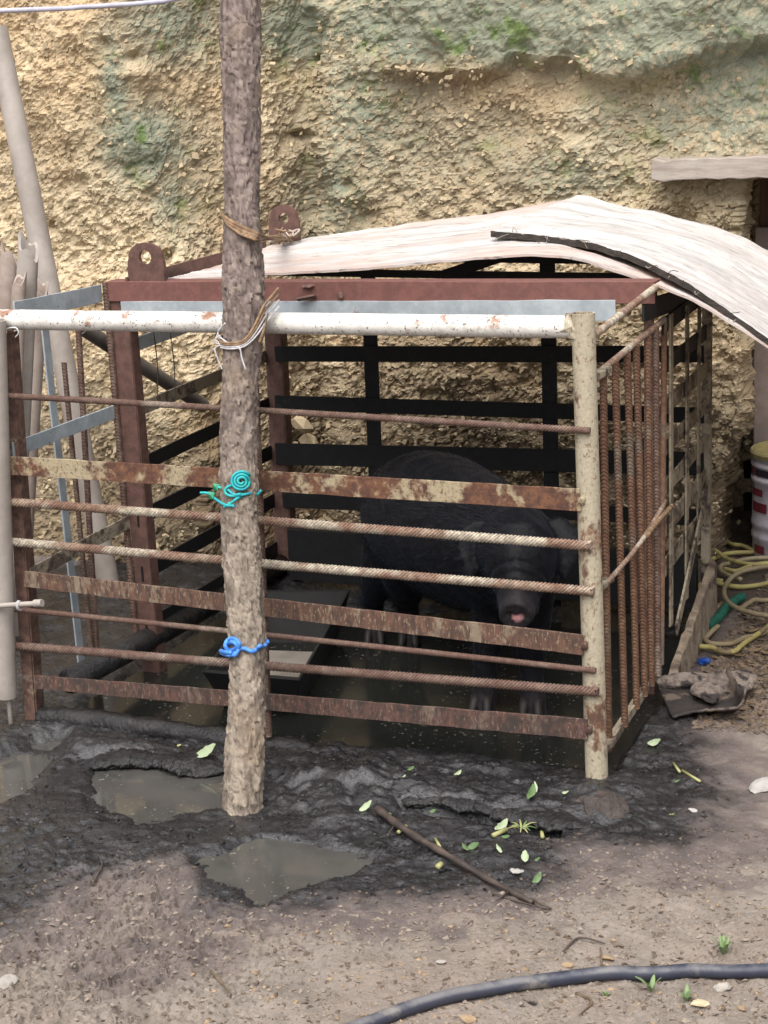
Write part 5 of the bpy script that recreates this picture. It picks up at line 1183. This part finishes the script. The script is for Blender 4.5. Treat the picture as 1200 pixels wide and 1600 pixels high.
# crumbs: too many to count
def crumbs(name, nn, region, smin, smax, m, seed, lab, cond=None):
    r = np.random.default_rng(seed); px = r.uniform(region[0], region[2], nn); py = r.uniform(region[1], region[3], nn)
    Q = np.array([hit(a, b, z=.012) for a, b in zip(px, py)]); wt_, dp, lt_ = masks(Q[:, 0], Q[:, 1]); z = gz(Q[:, 0], Q[:, 1]); mbx = MB(); V0, F0 = ICO[1]
    oct_ = np.array([(1, 0, 0), (-1, 0, 0), (0, 1, 0), (0, -1, 0), (0, 0, 1), (0, 0, -1)], float); F8 = [(0, 2, 4), (2, 1, 4), (1, 3, 4), (3, 0, 4), (2, 0, 5), (1, 2, 5), (3, 1, 5), (0, 3, 5)]
    for i in range(nn):
        if cond is not None and not cond(wt_[i], dp[i], lt_[i], r, Q[i]): continue
        s_ = smin + (smax - smin) * r.random() ** 3; a = r.uniform(0, 6.28); R = np.array(Matrix.Rotation(a, 3, 'Z') @ Matrix.Rotation(r.normal(0, .5), 3, 'X'))
        v = (oct_ + r.normal(0, .18, oct_.shape)) * np.array([s_ * 1.2, s_ * .8, s_ * .55]); mbx.add(v @ R.T + np.array([Q[i][0], Q[i][1], z[i] + s_ * .15]), F8)
    o = mbx.build(name, m); tag(o, lab, None, None, 'stuff'); return o
M_CRUMB = simple('dry_soil_crumb', S(142, 130, 118), S(118, 107, 96), 60, .9, .4, .001)
M_CRUMBW = simple('wet_mud_crumb', S(28, 27, 28), S(46, 44, 44), 60, .4, .5, .002)
M_CRUMBD = simple('dark_soil_crumb', S(108, 94, 82), S(84, 72, 63), 60, .85, .4, .001)
crumbs('soil_crumbs', 5500, (-20, 1330, 1220, 1610), .0015, .0075, M_CRUMB, 31, 'loose crumbs of dry soil', lambda w_, d, l, r, q: w_ < .4 and r.random() < .8)
crumbs('dark_soil_crumbs', 3500, (-20, 1280, 1220, 1600), .0015, .007, M_CRUMBD, 33, 'loose crumbs of darker trodden soil', lambda w_, d, l, r, q: w_ < .8)
crumbs('mud_clods', 4000, (-20, 1130, 1160, 1420), .0015, .007, M_CRUMBW, 35, 'small clods of wet black mud', lambda w_, d, l, r, q: w_ > .5 and (q[1] < -.03 or q[0] > 1.47) and poly_sd(np.array([q[0]]), np.array([q[1]]), PUD1)[0] < .0 and poly_sd(np.array([q[0]]), np.array([q[1]]), PUD2)[0] < 0)
crumbs('gravel', 700, (300, 1400, 1220, 1610), .002, .007, M_PEB, 37, 'ochre grit scattered on the dry soil', lambda w_, d, l, r, q: w_ < .2 and r.random() < .6)
crumbs('litter_crumbs', 3500, (1085, 850, 1220, 1150), .003, .014, M_CRUMBD, 39, 'dark crumbs of soil and litter beside the cage', lambda w_, d, l, r, q: q[0] > 1.49)
crumbs('pale_litter', 900, (1085, 880, 1220, 1140), .003, .012, M_DRYLEAF, 41, 'pale bits of plant litter beside the cage', lambda w_, d, l, r, q: q[0] > 1.49)
